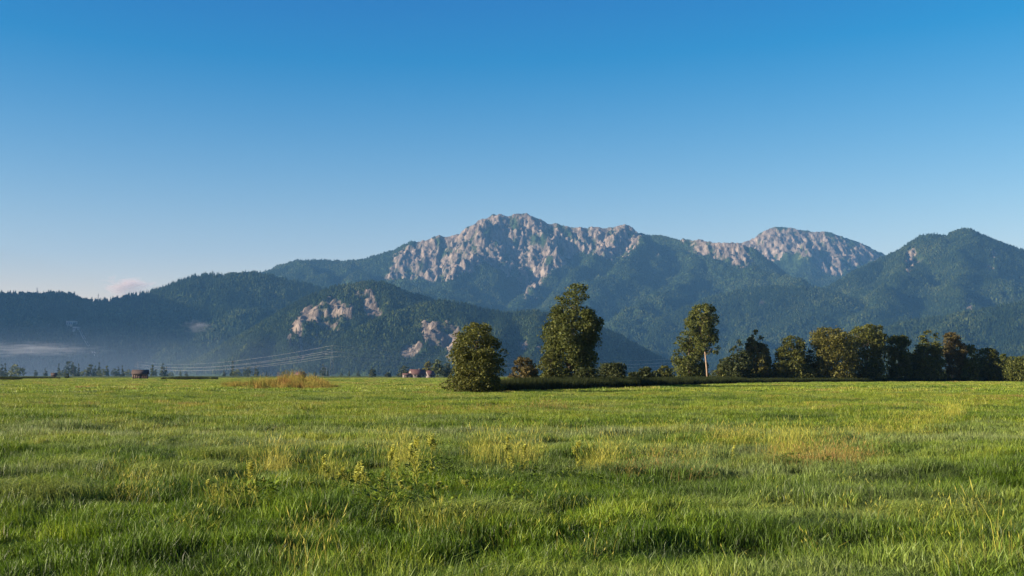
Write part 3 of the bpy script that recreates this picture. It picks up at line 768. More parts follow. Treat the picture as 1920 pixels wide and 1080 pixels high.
# ------------------------------------------------------------------ trees
def make_tree(name, label, rows, Y, mat, n_leaf, leaf, trunk=None, group=None, lumps=70, lump_k=(0.30, 0.50), gap=0.0, bark='bark', seed=1, bottom=0.0, min_lump=0.35, cat='tree'):
    """rows: (py, px left, px right) of the crown outline, read at depth Y and turned into a round crown of that width"""
    rng = np.random.default_rng(seed)
    rows = sorted(rows, key=lambda r: -r[0])
    pz, pc, pr = [], [], []
    for py, xl, xr in rows:
        a, b = at(xl, py, Y), at(xr, py, Y)
        pz.append(max(0.05, a[2])); pc.append((a[0] + b[0]) / 2); pr.append(max(0.15, (b[0] - a[0]) / 2))
    pz, pc, pr = map(np.array, (pz, pc, pr))
    base_x = trunk[0][0] if trunk else pc[0]
    if trunk: base_x = at(trunk[0][0], trunk[0][1], Y)[0]
    root = link(name, None, loc=(base_x, Y, 0.0)); root.empty_display_size = 0.5
    tag(root, label, cat, group)
    zt = pz[-1]
    # lumps of foliage
    zz = np.linspace(pz[0], zt, 60); wr = np.interp(zz, pz, pr); wr = wr ** 1.05 + 0.1
    L = []
    for i in range(lumps):
        z = rng.choice(zz, p=wr / wr.sum()); R = np.interp(z, pz, pr); c0 = np.interp(z, pz, pc)
        lr = max(min_lump, R * rng.uniform(*lump_k)); lr = min(lr, max(R, min_lump))
        a = rng.random() * 6.283; rad = max(0, R - lr * 0.72) * (rng.random() ** 0.30) * rng.uniform(.88, 1.12)
        zc = min(z, zt - lr * 0.75)
        L.append((c0 + rad * math.cos(a) - base_x, rad * math.sin(a), max(zc, lr * 0.55), lr))
    L.append((pc[-1] - base_x, 0, zt - min(pr[-1], .8), max(min_lump, min(pr[-1], 0.9))))
    L = np.array(L)
    w = L[:, 3] ** 2; li = rng.choice(len(L), n_leaf, p=w / w.sum())
    d = rng.standard_normal((n_leaf, 3)); d /= np.linalg.norm(d, axis=1)[:, None]; d[:, 2] = np.abs(d[:, 2]) * np.where(rng.random(n_leaf) < .68, 1, -1)
    rr = L[li, 3] * (0.55 + 0.5 * rng.random(n_leaf) ** 0.6)
    P = L[li, :3] + d * rr[:, None] * np.array((1, 1, 0.82))
    sprig = rng.random(n_leaf) < 0.09; P[sprig] += d[sprig] * (0.5 * rng.random(sprig.sum()) * L[li[sprig], 3])[:, None]
    P = P[P[:, 2] > 0.04 + bottom]; k = len(P); d = d[:k]; li = li[:k]
    # uneven outline: thin out by noise
    if gap:
        g = perlin(P[:, 0] * .9 + P[:, 1] * .5, P[:, 2] * .9, seed); keep = g < 0.55 - gap + 0.4 * rng.random(k); P, d, li = P[keep], d[keep], li[keep]; k = len(P)
    nrm = d + 0.75 * rng.standard_normal((k, 3)); nrm /= np.linalg.norm(nrm, axis=1)[:, None]
    u = np.cross(nrm, rng.standard_normal((k, 3))); u /= np.linalg.norm(u, axis=1)[:, None]; v = np.cross(nrm, u)
    s = leaf * (0.45 + 1.3 * rng.random(k) ** 2); s = s[:, None]
    V = np.stack([P - u * s, P + v * s * 0.55 + nrm * s * .15, P + u * s, P - v * s * 0.55 + nrm * s * .15], 1).reshape(-1, 3)
    Q = np.arange(k)[:, None] * 4 + np.array([[0, 1, 2, 3]])
    lump_hue = rng.random(len(L)); hue = np.clip(0.25 + 0.5 * lump_hue[li] + 0.15 * rng.standard_normal(k), 0, 1)
    me = mesh_from('crown', V, Q, mat, False, {'hue': np.repeat(hue, 4), 'leaf_value': np.repeat(rng.random(k), 4)})
    link('crown', me, root)
    # trunk and limbs
    mb = MB()
    if trunk:
        pts = [at(px_, py_, Y) - np.array((base_x, Y, 0)) for px_, py_ in trunk]; pts[0][2] = -0.1
        r0 = 0.25
    else:
        H_ = zt * 0.8; r0 = max(0.06, zt * 0.020)
        cz = np.linspace(0, H_, 6); pts = [np.array((np.interp(z, pz, pc) - base_x if z > 0.3 * zt else (np.interp(z, pz, pc) - base_x) * 0.3, 0, z)) for z in cz]; pts[0][2] = -0.1
    rad = [r0 * (1 - 0.8 * i / (len(pts) - 1)) for i in range(len(pts))]
    mb.tube(pts, rad, 7)
    for j in range(min(len(L), 14)):
        q = L[rng.integers(len(L))]; t = min(0.9, max(0.25, (q[2] * 0.7) / max(pts[-1][2], .1))); f = t * (len(pts) - 1); i0 = int(f)
        st = pts[i0] + (pts[min(i0 + 1, len(pts) - 1)] - pts[i0]) * (f - i0)
        mid = (st + q[:3]) / 2 + np.array((0, 0, 0.08 * zt))
        mb.tube([st, mid, q[:3]], [r0 * .42, r0 * .26, r0 * .1], 5)
    link('trunk', mb.mesh('trunk', M[bark], True), root)
    return root

make_tree('round_tree', 'low round bushy tree leafy to the ground, nearest to the meadow', [(737, 826, 952), (725, 830, 955), (712, 838, 957), (700, 844, 958), (682, 846, 956), (665, 842, 952), (650, 841, 946), (635, 847, 938), (622, 853, 930), (611, 866, 918), (604, 880, 900)], 118, M['leaf_olive'], 34000, 0.092, lumps=220, lump_k=(.13, .28), seed=3, min_lump=.25)
make_tree('tall_tree', 'tallest tree, a narrow full green crown rising above the shrubs', [(724, 1022, 1112), (706, 1018, 1114), (690, 1018, 1118), (670, 1013, 1121), (655, 1015, 1126), (640, 1013, 1129), (622, 1014, 1131), (604, 1022, 1130), (590, 1029, 1122), (575, 1038, 1112), (560, 1040, 1110), (548, 1044, 1110), (538, 1052, 1106), (531, 1066, 1092)], 172, M['leaf_green'], 40000, 0.14, lumps=250, lump_k=(.14, .30), seed=4)
make_tree('pale_trunk_tree', 'tall tree with a bare pale leaning trunk and high open crown', [(662, 1322, 1348), (652, 1308, 1354), (640, 1298, 1356), (628, 1296, 1348), (615, 1286, 1346), (603, 1284, 1350), (590, 1289, 1351), (578, 1297, 1346), (569, 1310, 1334)], 300, M['leaf_green'], 13000, 0.22, trunk=[(1327, 717), (1325, 690), (1322, 660), (1318, 636), (1313, 618), (1319, 600), (1322, 585)], bark='pale_bark', lumps=110, lump_k=(.18, .36), gap=.04, seed=5)
ROW = [
 ('leafy_tree', 'full dark green tree just left of the bare pale trunk', [(716, 1258, 1328), (690, 1258, 1326), (660, 1262, 1322), (640, 1268, 1320), (620, 1275, 1312), (602, 1282, 1302)], 306, 'leaf_green', 7000),
 ('dark_tree', 'dark pointed tree right of the bare pale trunk', [(716, 1345, 1408), (690, 1346, 1410), (675, 1356, 1407), (662, 1364, 1402), (650, 1375, 1396), (637, 1381, 1389)], 296, 'leaf_dark', 5500),
 ('golden_tree', 'slim tree with a golden sunlit tip beside the dark pointed tree', [(716, 1400, 1452), (680, 1396, 1449), (660, 1399, 1441), (645, 1398, 1435), (630, 1404, 1429), (618, 1413, 1420)], 304, 'leaf_gold', 6000),
 ('leafy_tree', 'double-topped bushy tree standing alone between two gaps in the row', [(716, 1455, 1530), (680, 1456, 1519), (655, 1458, 1512), (640, 1464, 1507), (628, 1472, 1490)], 302, 'leaf_olive', 6500),
 ('broad_tree', 'broad yellow-green tree at the left end of the big clump', [(716, 1526, 1606), (670, 1518, 1606), (640, 1516, 1602), (625, 1520, 1592), (614, 1535, 1562)], 304, 'leaf_gold', 8000),
 ('broad_tree', 'broad tree with a bright crown top at the middle of the big clump', [(716, 1586, 1665), (680, 1588, 1664), (640, 1590, 1662), (620, 1596, 1660), (609, 1618, 1652)], 312, 'leaf_olive', 8000),
 ('leafy_tree', 'flat-topped tree at the right end of the big clump', [(716, 1660, 1710), (680, 1660, 1707), (640, 1662, 1705), (629, 1668, 1700)], 316, 'leaf_olive', 5500),
 ('dark_tree', 'dark-bodied tree with a sunlit round top right of the big clump', [(716, 1708, 1770), (685, 1708, 1770), (660, 1710, 1767), (645, 1721, 1760), (628, 1726, 1756), (618, 1736, 1746)], 318, 'leaf_olive', 6500),
 ('golden_tree', 'thin-leaved tree with reddish foliage and a pale slender trunk', [(708, 1772, 1800), (680, 1769, 1806), (655, 1769, 1811), (635, 1768, 1802), (623, 1776, 1791)], 322, 'leaf_rust', 3800),
 ('leafy_tree', 'medium tree between the reddish tree and the last dark one', [(716, 1795, 1840), (680, 1799, 1837), (660, 1804, 1833), (646, 1811, 1826)], 322, 'leaf_green', 4500),
 ('dark_tree', 'last dark dome-shaped tree of the row before the pale bush', [(716, 1830, 1884), (685, 1831, 1880), (664, 1834, 1871), (653, 1840, 1862)], 324, 'leaf_olive', 5000),
 ('round_bush', 'pale green rounded bush cut by the right edge', [(717, 1884, 1956), (700, 1884, 1956), (682, 1887, 1948), (668, 1897, 1930)], 318, 'leaf_green', 5500),
 ('leafy_tree', 'small tree peeping out behind the gap before the pale bush', [(714, 1866, 1896), (690, 1868, 1894), (670, 1872, 1890), (664, 1876, 1886)], 345, 'leaf_green', 2500)]
for i, (nm, lb, rows, Y, mt, nl) in enumerate(ROW):
    rows = [(py, (a + b) / 2 - (b - a) * .54, (a + b) / 2 + (b - a) * .54) for py, a, b in rows]
    make_tree(nm, lb, rows, Y, M[mt], int(nl * 2.4), 0.23, group='trees of the right-hand row', lumps=170, lump_k=(.16, .34), seed=20 + i, bark='pale_bark' if 'pale slender' in lb else 'bark', gap=.14 if 'thin-leaved' in lb else 0, trunk=[(1786, 716), (1786, 690), (1784, 660), (1783, 640)] if 'pale slender' in lb else None)
SHRUBS = [
 ('shrub', 'brown-green shrub just right of the low round tree', [(726, 950, 1005), (705, 954, 1008), (688, 958, 1008), (675, 966, 996), (670, 972, 985)], 150, 'leaf_rust', 5200),
 ('shrub', 'shrub leaning against the left foot of the tallest tree', [(726, 1000, 1062), (705, 1002, 1062), (684, 1006, 1060), (668, 1014, 1050), (660, 1024, 1040)], 158, 'leaf_olive', 4500),
 ('shrub', 'wide shrub just right of the tallest tree', [(722, 1112, 1186), (704, 1114, 1184), (690, 1119, 1178), (681, 1130, 1166)], 182, 'leaf_dark', 5500),
 ('shrub', 'small lone shrub midway between the tallest tree and the pale trunk', [(720, 1190, 1230), (704, 1191, 1229), (694, 1196, 1224), (688, 1202, 1218)], 205, 'leaf_dark', 3000),
 ('shrub', 'round shrub at the left foot of the tree beside the pale trunk', [(718, 1226, 1266), (702, 1228, 1264), (692, 1233, 1258), (685, 1240, 1252)], 240, 'leaf_olive', 2600),
 ('shrub', 'dark undergrowth filling the gap left of the big clump', [(718, 1496, 1545), (690, 1500, 1542), (668, 1508, 1534), (655, 1515, 1526)], 306, 'leaf_dark', 4200),
 ('shrub', 'dark undergrowth between the golden-tipped slim tree and the double-topped tree', [(718, 1434, 1472), (694, 1438, 1468), (680, 1444, 1462)], 306, 'leaf_dark', 3000),
 ('shrub', 'dark undergrowth below the tree with the sunlit round top', [(718, 1688, 1737), (690, 1692, 1730), (664, 1700, 1722)], 320, 'leaf_dark', 4200),
 ('shrub', 'dark undergrowth below the reddish thin-leaved tree', [(718, 1756, 1830), (700, 1760, 1826), (684, 1790, 1818)], 326, 'leaf_dark', 4200),
 ('shrub', 'dense dark shrub at the right foot of the tallest tree', [(724, 1070, 1128), (704, 1074, 1126), (690, 1082, 1120)], 168, 'leaf_dark', 4200),
 ('shrub', 'low dark shrub filling the gap before the small lone shrub', [(722, 1170, 1204), (706, 1174, 1200), (698, 1180, 1194)], 196, 'leaf_dark', 2600),
 ('shrub', 'low dark shrub in the gap left of the tree beside the pale trunk', [(720, 1216, 1246), (704, 1219, 1242), (696, 1224, 1236)], 225, 'leaf_dark', 2200),
 ('shrub', 'low bush under the dark pointed tree', [(718, 1325, 1365), (702, 1330, 1362), (692, 1336, 1358)], 288, 'leaf_olive', 2000)]
for i, (nm, lb, rows, Y, mt, nl) in enumerate(SHRUBS):
    make_tree(nm, lb, rows, Y, M[mt], nl, 0.14 if Y < 200 else 0.18, group='shrubs between the trees', lumps=60, lump_k=(.22, .4), seed=60 + i, min_lump=.3, cat='shrub')

# ------------------------------------------------------------------ reed bank, reed bed and far field margins
SEDGE = [blades('sedge', 70, 0.55, 0.45, 1.15, 0.035, 0.35, M['sedge']) for _ in range(3)] + [blades('reed', 70, 0.5, 0.8, 1.45, 0.030, 0.2, M['reed'], heads=25) for _ in range(3)]
g_sedge = make_sources('sedge', SEDGE)
def strip(ctrl, n, width):
    """random points along a ground line given by photo pixels of its front edge"""
    C = np.array([ground_at(*c)[:2] for c in ctrl]); sl = np.r_[0, np.cumsum(np.hypot(*np.diff(C, axis=0).T))]
    t = RNG.random(n) * sl[-1]; w = np.interp(t, sl, [c_ for c_ in width]) * RNG.random(n)
    x = np.interp(t, sl, C[:, 0]) - 0.25 * w; y = np.interp(t, sl, C[:, 1]) + w
    return x, y
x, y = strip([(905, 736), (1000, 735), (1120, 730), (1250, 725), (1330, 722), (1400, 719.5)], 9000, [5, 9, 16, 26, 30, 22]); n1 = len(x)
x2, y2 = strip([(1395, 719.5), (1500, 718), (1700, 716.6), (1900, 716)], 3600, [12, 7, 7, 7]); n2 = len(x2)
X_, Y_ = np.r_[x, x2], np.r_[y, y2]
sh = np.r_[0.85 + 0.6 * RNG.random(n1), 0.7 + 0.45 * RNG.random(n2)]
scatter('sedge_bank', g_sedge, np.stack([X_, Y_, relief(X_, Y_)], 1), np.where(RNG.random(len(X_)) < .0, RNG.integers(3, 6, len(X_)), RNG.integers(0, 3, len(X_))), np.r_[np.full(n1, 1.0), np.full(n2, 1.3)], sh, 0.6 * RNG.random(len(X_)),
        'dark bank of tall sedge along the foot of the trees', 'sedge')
def blob(px, py, sx, sy, n):
    q = RNG.standard_normal((n, 2)) * .45
    return np.array([ground_at(px + sx * np.clip(a, -1, 1), max(708.5, py + sy * np.clip(b, -1, 1))) for a, b in q])
RB = np.concatenate([blob(455, 722, 42, 5, 240), blob(505, 724, 45, 6, 300), blob(565, 726, 45, 4, 260), blob(600, 728, 30, 2.5, 90)])
RB[:, 2] = relief(RB[:, 0], RB[:, 1])
scatter('reed_bed', g_sedge, RB, np.where(RNG.random(len(RB)) < .8, RNG.integers(3, 6, len(RB)), RNG.integers(0, 3, len(RB))), np.full(len(RB), 1.1), np.clip(.7 + .9 * fbm(RB[:, 0] / 3, RB[:, 1] / 7, 3, 5), .2, 1.2) * np.clip(1.25 - np.abs(RB[:, 0] + 32.5) / 9.0, .3, 1) * (1.0 + .5 * RNG.random(len(RB))), np.clip(.45 + .3 * RNG.standard_normal(len(RB)), 0, 1),
        'island of yellow-brown reeds in the left half of the meadow', 'reeds')
FM = np.concatenate([blob(355, 711.4, 50, .5, 260), blob(15, 712.2, 24, .5, 160), blob(50, 710, 60, .4, 120)])
FM[:, 2] = 0
scatter('field_margin', g_sedge, FM, RNG.integers(0, 3, len(FM)), np.full(len(FM), 1.6), 0.9 + .5 * RNG.random(len(FM)), RNG.random(len(FM)),
        'thin dark strip of tall grass across the far left of the meadow', 'tall grass')

# ------------------------------------------------------------------ flowering weeds in the foreground
def weed_meshes(rng, h):
    mb = MB(); lean = rng.normal() * .08 * h; lean2 = rng.normal() * .08 * h
    pts = [np.array((lean * t * t, lean2 * t * t, h * t - 0.03 * (t == 0))) for t in np.linspace(0, 1, 6)]
    mb.tube(pts, [.010, .0095, .009, .008, .007, .005], 5); br = []
    for k in range(rng.integers(3, 7)):
        t = rng.uniform(.55, .95); p = np.array((lean * t * t, lean2 * t * t, h * t)); a = rng.random() * 6.283; l = h * rng.uniform(.10, .22) * (1.5 - t)
        q = p + np.array((math.cos(a) * l * .6, math.sin(a) * l * .6, l)); mb.tube([p, (p + q) / 2 + np.array((math.cos(a), math.sin(a), 0)) * .01, q], [.004, .0035, .003], 4); br.append(q)
    stem = mb.mesh('stem', M['weed_stem'], True)
    leaves = []
    for k in range(int(14 + 8 * h)):
        t = rng.uniform(.05, .85); leaves.append(((lean * t * t, lean2 * t * t, h * t), rng.random() * 6.283, rng.uniform(.5, 1.2), .15 * (1.25 - t) * rng.uniform(.7, 1.3)))
    return stem, leaves, br + [pts[-1]]
def leaf_mesh(rng):
    V = [(0, 0, 0), (.25, .10, .03), (.6, .17, .02), (1, 0, -.3), (.6, -.17, .02), (.25, -.10, .03), (.55, 0, -.03)]
    return mesh_from('leaf', V, np.array([(0, 1, 6), (1, 2, 6), (2, 3, 6), (3, 4, 6), (4, 5, 6), (5, 0, 6)]), M['weed_leaf'], False, {'leaf_value': np.full(7, rng.random())})
def head_mesh(rng):
    V, T = [], []
    mb = MB(); mb.tube([(0, 0, -.03), (0, 0, .03)], [.004, .003], 4)
    for k in range(16):
        a, z, r = rng.random() * 6.283, rng.uniform(-.02, .035), rng.uniform(.010, .020); o = np.array((0, 0, z)); d = np.array((math.cos(a), math.sin(a), rng.uniform(-.2, .9))) * r * 1.5; s_ = np.cross(d, (0, 0, 1)) * .6
        mb.add([o, o + d * .6 + s_, o + d, o + d * .6 - s_], [(0, 1, 2, 3)])
    me = mb.mesh('flower_head', M['weed_flower']); at_ = me.attributes.new('leaf_value', 'FLOAT', 'POINT'); at_.data.foreach_set('value', rng.random(len(me.vertices)).astype(np.float32)); return me
wr_ = np.random.default_rng(77)
WEED = [weed_meshes(wr_, 0.6) for _ in range(6)]; LEAF = [leaf_mesh(wr_) for _ in range(3)]; HEAD = [head_mesh(wr_) for _ in range(3)]
# px, base py, top py, label
weeds = [(468, 950, 872, 'leftmost flowering weed, standing alone left of the yellow weed patch'),
 (402, 968, 905, 'short pale weed left of the lone tall weed at the far left'),
 (582, 930, 905, 'low leaning weed at the left end of the yellow weed patch'),
 (612, 915, 860, 'slim weed with a faint head left of the two bright short weeds'),
 (641, 938, 878, 'bright yellow short weed, first of the dense middle bunch'),
 (664, 926, 868, 'bright weed with a lumpy head, second of the dense middle bunch'),
 (677, 935, 880, 'third weed of the dense middle bunch, close behind the second'),
 (691, 938, 882, 'last weed of the dense middle bunch with a fat yellow head'),
 (660, 945, 890, 'weed standing just in front of the dense middle bunch'),
 (716, 930, 888, 'small weed in the gap right of the dense middle bunch'),
 (733, 902, 838, 'tall slender weed at the left of the three tallest'),
 (745, 915, 860, 'half-height weed leaning right below the tall slender one'),
 (775, 905, 828, 'tallest weed with a forked head at the middle of the patch'),
 (783, 912, 842, 'thick-stemmed weed right beside the tallest forked one'),
 (810, 895, 820, 'thin tall weed at the right of the three tallest'),
 (757, 940, 905, 'short weed in shade below the tallest weeds'),
 (770, 948, 912, 'reddish-stemmed short weed in front of the tallest weeds'),
 (802, 940, 908, 'small weed right of the reddish-stemmed short one'),
 (822, 938, 906, 'small twin-headed weed over the dark herbs'),
 (837, 945, 912, 'small pale weed at the edge of the dark herbs'),
 (880, 942, 902, 'lone orange-headed weed right of the dark herbs'),
 (953, 885, 822, 'tall thin weed in the pale grass right of the main patch'),
 (981, 880, 836, 'curved weed with a drooping head right of the main patch'),
 (960, 890, 850, 'short weed at the foot of the tall thin right-hand weed'),
 (1081, 880, 832, 'solitary pale weed far right of the main patch'),
 (1372, 858, 832, 'tiny pale weed well to the right, near the rusty patch')]
for i, (px, by, ty, lb) in enumerate(weeds):
    p = ground_at(px, by); z0 = float(relief(p[0], p[1])); h = at(px, ty, p[1])[2] - z0
    st, lf, fl = WEED[i % 6]
    root = link('flowering_weed', None, loc=(p[0], p[1], z0)); root.empty_display_size = .1
    root.rotation_euler[2] = random.random() * 6.283; k = h / 0.62; kw = 0.55 + 0.5 * k; root.scale = (kw, kw, k)
    tag(root, lb, 'weed', 'yellow flowering weeds in the foreground')
    link('stem', st, root)
    for j, (c0, a, el, L) in enumerate(lf):
        o = link('leaf', LEAF[j % 3], root, c0); o.rotation_euler = (0, -el, a); o.scale = (L, L, L)
    for j, q in enumerate(fl):
        o = link('flower_head', HEAD[j % 3], root, q); o.scale = (1.9, 1.9, 2.0)

# ------------------------------------------------------------------ barns and houses on the plain
def gable(name, label, cat, px, py, Y, w, dpt, eave, ridge, rot, wall, roof, plank=True, chimney=False):
    p = at(px, py, Y)
    root = link(name, None, loc=(p[0], Y, 0)); root.rotation_euler[2] = rot; tag(root, label, cat)
    v = [(-w/2, -dpt/2, -.2), (w/2, -dpt/2, -.2), (w/2, dpt/2, -.2), (-w/2, dpt/2, -.2), (-w/2, -dpt/2, eave), (w/2, -dpt/2, eave), (w/2, dpt/2, eave), (-w/2, dpt/2, eave), (-w/2, 0, ridge), (w/2, 0, ridge)]
    link('wall', mesh_from('wall', v, [np.array([(0, 1, 5, 4), (2, 3, 7, 6)]), np.array([(1, 2, 6), (1, 6, 5), (5, 6, 9), (3, 0, 4), (3, 4, 7), (7, 4, 8)])], M[wall]), root)
    o = 0.5; s = (ridge - eave) / (dpt / 2)
    for sd in (-1, 1):
        y0, z0 = sd * (dpt / 2 + o), eave - o * s + .08
        pts = [(-w/2 - o, y0, z0), (w/2 + o, y0, z0), (w/2 + o, 0, ridge + .08), (-w/2 - o, 0, ridge + .08)]
        vv = pts + [(a, b, c + .18) for a, b, c in pts]
        rf = link('roof', mesh_from('roof', vv, np.array([(0, 1, 2, 3), (4, 7, 6, 5), (0, 4, 5, 1), (1, 5, 6, 2), (2, 6, 7, 3), (3, 7, 4, 0)]), M[roof]), root)
    mb = MB(); mb.box(-w * .12, w * .12, -dpt/2 - .08, -dpt/2 - .01, 0, min(eave - .3, 2.4)); link('door', mb.mesh('door', M['dark_wood']), root)
    if plank:
        for i in range(8):
            xx = -w/2 + w * (i + .5) / 8
            if abs(xx) < w * .14: continue
            mb = MB(); mb.box(xx - w/18, xx + w/18, -dpt/2 - .06, -dpt/2 - .01, 0, eave - .1); link('plank', mb.mesh('plank', M[wall]), root)
    else:
        for i in (-1, 1):
            mb = MB(); mb.box(i * w * .3 - .6, i * w * .3 + .6, -dpt/2 - .05, -dpt/2 - .01, 1.0, 2.3); link('window', mb.mesh('window', M['glass']), root)
        mb = MB(); mb.box(-w/2 - .05, -w/2 - .01, -.6, .6, 1.0, 2.3); link('window', mb.mesh('window', M['glass']), root)
    if chimney:
        mb = MB(); mb.box(w * .15, w * .15 + .7, .5, 1.2, ridge - .8, ridge + .9); link('chimney', mb.mesh('chimney', M['plaster']), rf)
    return root
gable('hay_barn', 'small wooden hay barn with a dark roof alone at the far left of the meadow', 'barn', 263, 709, 640, 7.6, 5.5, 2.6, 4.4, math.radians(12), 'old_wood', 'dark_wood')
gable('hay_barn', 'small reddish barn half hidden behind the island of reeds', 'barn', 563, 709, 800, 5.2, 4.6, 2.2, 4.0, math.radians(-25), 'dark_wood', 'roof_tile')
gable('field_hut', 'tiny dark hut near the far left treeline', 'hut', 101, 707, 900, 3.4, 3.0, 1.9, 3.4, math.radians(20), 'dark_wood', 'dark_wood')
gable('farmhouse', 'long farmhouse with a dark red roof and pale gable beyond the meadow', 'house', 782, 708, 950, 11.5, 8.0, 2.6, 6.2, math.radians(28), 'plaster', 'roof_tile', False, True)
gable('farmhouse', 'smaller pale-gabled house right behind the long farmhouse', 'house', 806, 708, 985, 6.5, 5.0, 2.3, 5.4, math.radians(40), 'plaster', 'roof_tile', False, False)
gable('shed', 'low pale shed left of the long farmhouse', 'shed', 763, 708, 945, 6.0, 4.0, 2.2, 3.2, math.radians(15), 'plaster', 'roof_tile', True)
make_tree('field_bush', 'single small dark bush standing on the far left meadow edge', [(709, 121, 131), (704, 121.5, 130.5), (700.5, 123, 129)], 720, M['leaf_dark'], 350, .35, lumps=14, seed=90, cat='bush')

# lit trees beside the farmhouses
for i, (rows, Y, mt, lb) in enumerate([
   ([(709, 788, 812), (695, 790, 813), (682, 796, 812), (677, 801, 808)], 1020, 'leaf_gold', 'yellowish tree behind the farmhouse roof'),
   ([(709, 808, 832), (690, 808, 832), (678, 813, 828), (674, 817, 824)], 1010, 'leaf_green', 'tall grey-green tree right of the farmhouses'),
   ([(709, 826, 850), (692, 828, 849), (680, 832, 846)], 1030, 'leaf_dark', 'darker tree half hidden behind the low round tree'),
   ([(708, 744, 772), (694, 746, 772), (686, 754, 768)], 1300, 'leaf_dark', 'dark tree left of the farmhouses'),
   ([(708, 690, 706), (695, 692, 704), (689, 696, 700)], 1500, 'leaf_dark', 'small dark tree further left of the farmhouses'),
   ([(708, 720, 734), (701, 722, 733), (698, 725, 730)], 1400, 'leaf_dark', 'low round bush between the farmhouse and the small dark tree')]):
    make_tree('farm_tree', lb, rows, Y, M[mt], 1500, 0.6, group='trees around the farmhouses', lumps=40, lump_k=(.25, .42), seed=100 + i, min_lump=.6)

# ------------------------------------------------------------------ far treeline
far_kinds = []
for k in range(5):
    t = make_tree('far_tree', 'hazy tree of the far line along the left edge of the plain',
                  [[(708, 950, 966), (690, 951, 966), (680, 955, 961)], [(708, 951, 965), (696, 953, 963), (676, 957, 959)], [(708, 946, 972), (700, 946, 972), (690, 953, 966)],
                   [(708, 953, 964), (692, 954, 963), (683, 957, 961)], [(708, 948, 970), (695, 950, 968), (684, 955, 964)]][k], 1500, M[['leaf_dark', 'leaf_dark', 'leaf_green', 'leaf_green', 'leaf_dark'][k]], 700, 0.75, group='far line of trees on the plain', lumps=26, lump_k=(.28, .45), seed=130 + k, min_lump=.8)
    far_kinds.append(t)
def copy_tree(src):
    r = src.copy(); COL.objects.link(r)
    for ch in src.children:
        c2 = ch.copy(); COL.objects.link(c2); c2.parent = r
    return r
far_px = [(3, 1.0), (9, .8), (30, 1.35), (22, .7), (66, .6), (85, .6), (110, .9), (113, .7), (122, .6), (129, 1.3), (137, 1.0), (147, .95), (158, .8), (164, .85), (170, 1.0), (178, .8), (186, .9), (193, .85), (200, .85), (214, .7), (221, .8), (229, .75), (240, .8),
          (286, 1.05), (292, .6), (305, 1.0), (312, .6), (320, .5), (338, .5), (350, .4), (420, .5), (436, 1.1), (444, .8), (458, .7), (466, .9), (480, .9), (500, .4), (535, .9), (548, .6), (590, .5), (606, .9), (615, .5), (640, .4), (655, .5), (672, .5), (1152, .9), (1168, .7), (1210, .8), (1236, .7)]
ORD = 'first second third fourth fifth sixth seventh eighth ninth tenth eleventh twelfth thirteenth fourteenth fifteenth'.split()
SEGS = [(0, 96, 'between the left edge and the tiny dark hut'), (96, 126, 'behind the tiny dark hut and small bush'), (126, 250, 'between small bush and hay barn'), (250, 380, 'right of the lone hay barn'),
        (380, 560, 'behind the island of reeds'), (560, 740, 'between the reddish barn and the farmhouses'), (740, 1920, 'seen through the gap right of the tallest tree')]
def far_label(px):
    for a, b, t in SEGS:
        if a <= px < b: return '%s hazy far tree from the left %s' % (ORD[sorted(q[0] for q in far_px if a <= q[0] < b).index(px)], t)
for i, (px, s) in enumerate(far_px):
    o = far_kinds[i] if i < 5 else copy_tree(far_kinds[i % 5])
    Y = random.uniform(1900, 2700); p = at(px, 704, Y)
    o['label'] = far_label(px)
    o.location = (p[0], Y, 0); o.rotation_euler[2] = random.random() * 6.28; k = s * Y / 1500 * random.uniform(.8, 1.0); o.scale = (k, k, k)

# ------------------------------------------------------------------ power line
def pylon(px, Y, h, label, rot):
    p = at(px, 704, Y)
    root = link('lattice_pylon', None, loc=(p[0], Y, 0)); root.rotation_euler[2] = rot; tag(root, label, 'pylon', 'pylons of the power line')
    for sx in (-1, 1):
        for sy in (-1, 1):
            mb = MB(); mb.tube([(sx * 2.6, sy * 2.6, -.3), (sx * .8, sy * .8, h * .6), (sx * .35, sy * .35, h)], [.05, .04, .035], 4); link('leg', mb.mesh('leg', M['steel']), root)
    mb = MB()
    for k in range(9):
        z0, z1 = h * k / 9, h * (k + 1) / 9; f = lambda z: np.interp(z, [0, h * .6, h], [2.6, .8, .35])
        for s in (-1, 1):
            mb.tube([(-f(z0), s * f(z0), z0), (f(z1), s * f(z1), z1)], .02, 4); mb.tube([(s * f(z0), -f(z0), z0), (s * f(z1), f(z1), z1)], .02, 4)
    link('bracing', mb.mesh('bracing', M['steel']), root)
    for z, w in ((h * .72, 7.0), (h * .87, 5.0)):
        mb = MB(); mb.tube([(-w, 0, z), (0, 0, z + .7), (w, 0, z)], .05, 4); mb.tube([(-w, 0, z), (w, 0, z)], .06, 4); arm = link('crossarm', mb.mesh('crossarm', M['steel']), root)
        for s in (-1, 1):
            mb = MB(); mb.tube([(s * w, 0, z), (s * w, 0, z - 1.6)], .14, 5); link('insulator', mb.mesh('insulator', M['glass']), arm)
    return p[0], Y
PH = 30.0
py_pos = [pylon(258, 2500, PH, 'far left lattice pylon of the power line, fading in the haze', .5), pylon(622, 1165, PH, 'nearest lattice pylon, where the power cables are highest', 0.1), pylon(1275, 2050, PH, 'right lattice pylon of the power line hidden behind the trees', -.4)]
rots = [.5, .1, -.4]
ARMS = [(-7.0, PH * .72 - 1.6, 'left lower'), (7.0, PH * .72 - 1.6, 'right lower'), (-5.0, PH * .87 - 1.6, 'left upper'), (5.0, PH * .87 - 1.6, 'right upper'), (0.0, PH, 'topmost')]
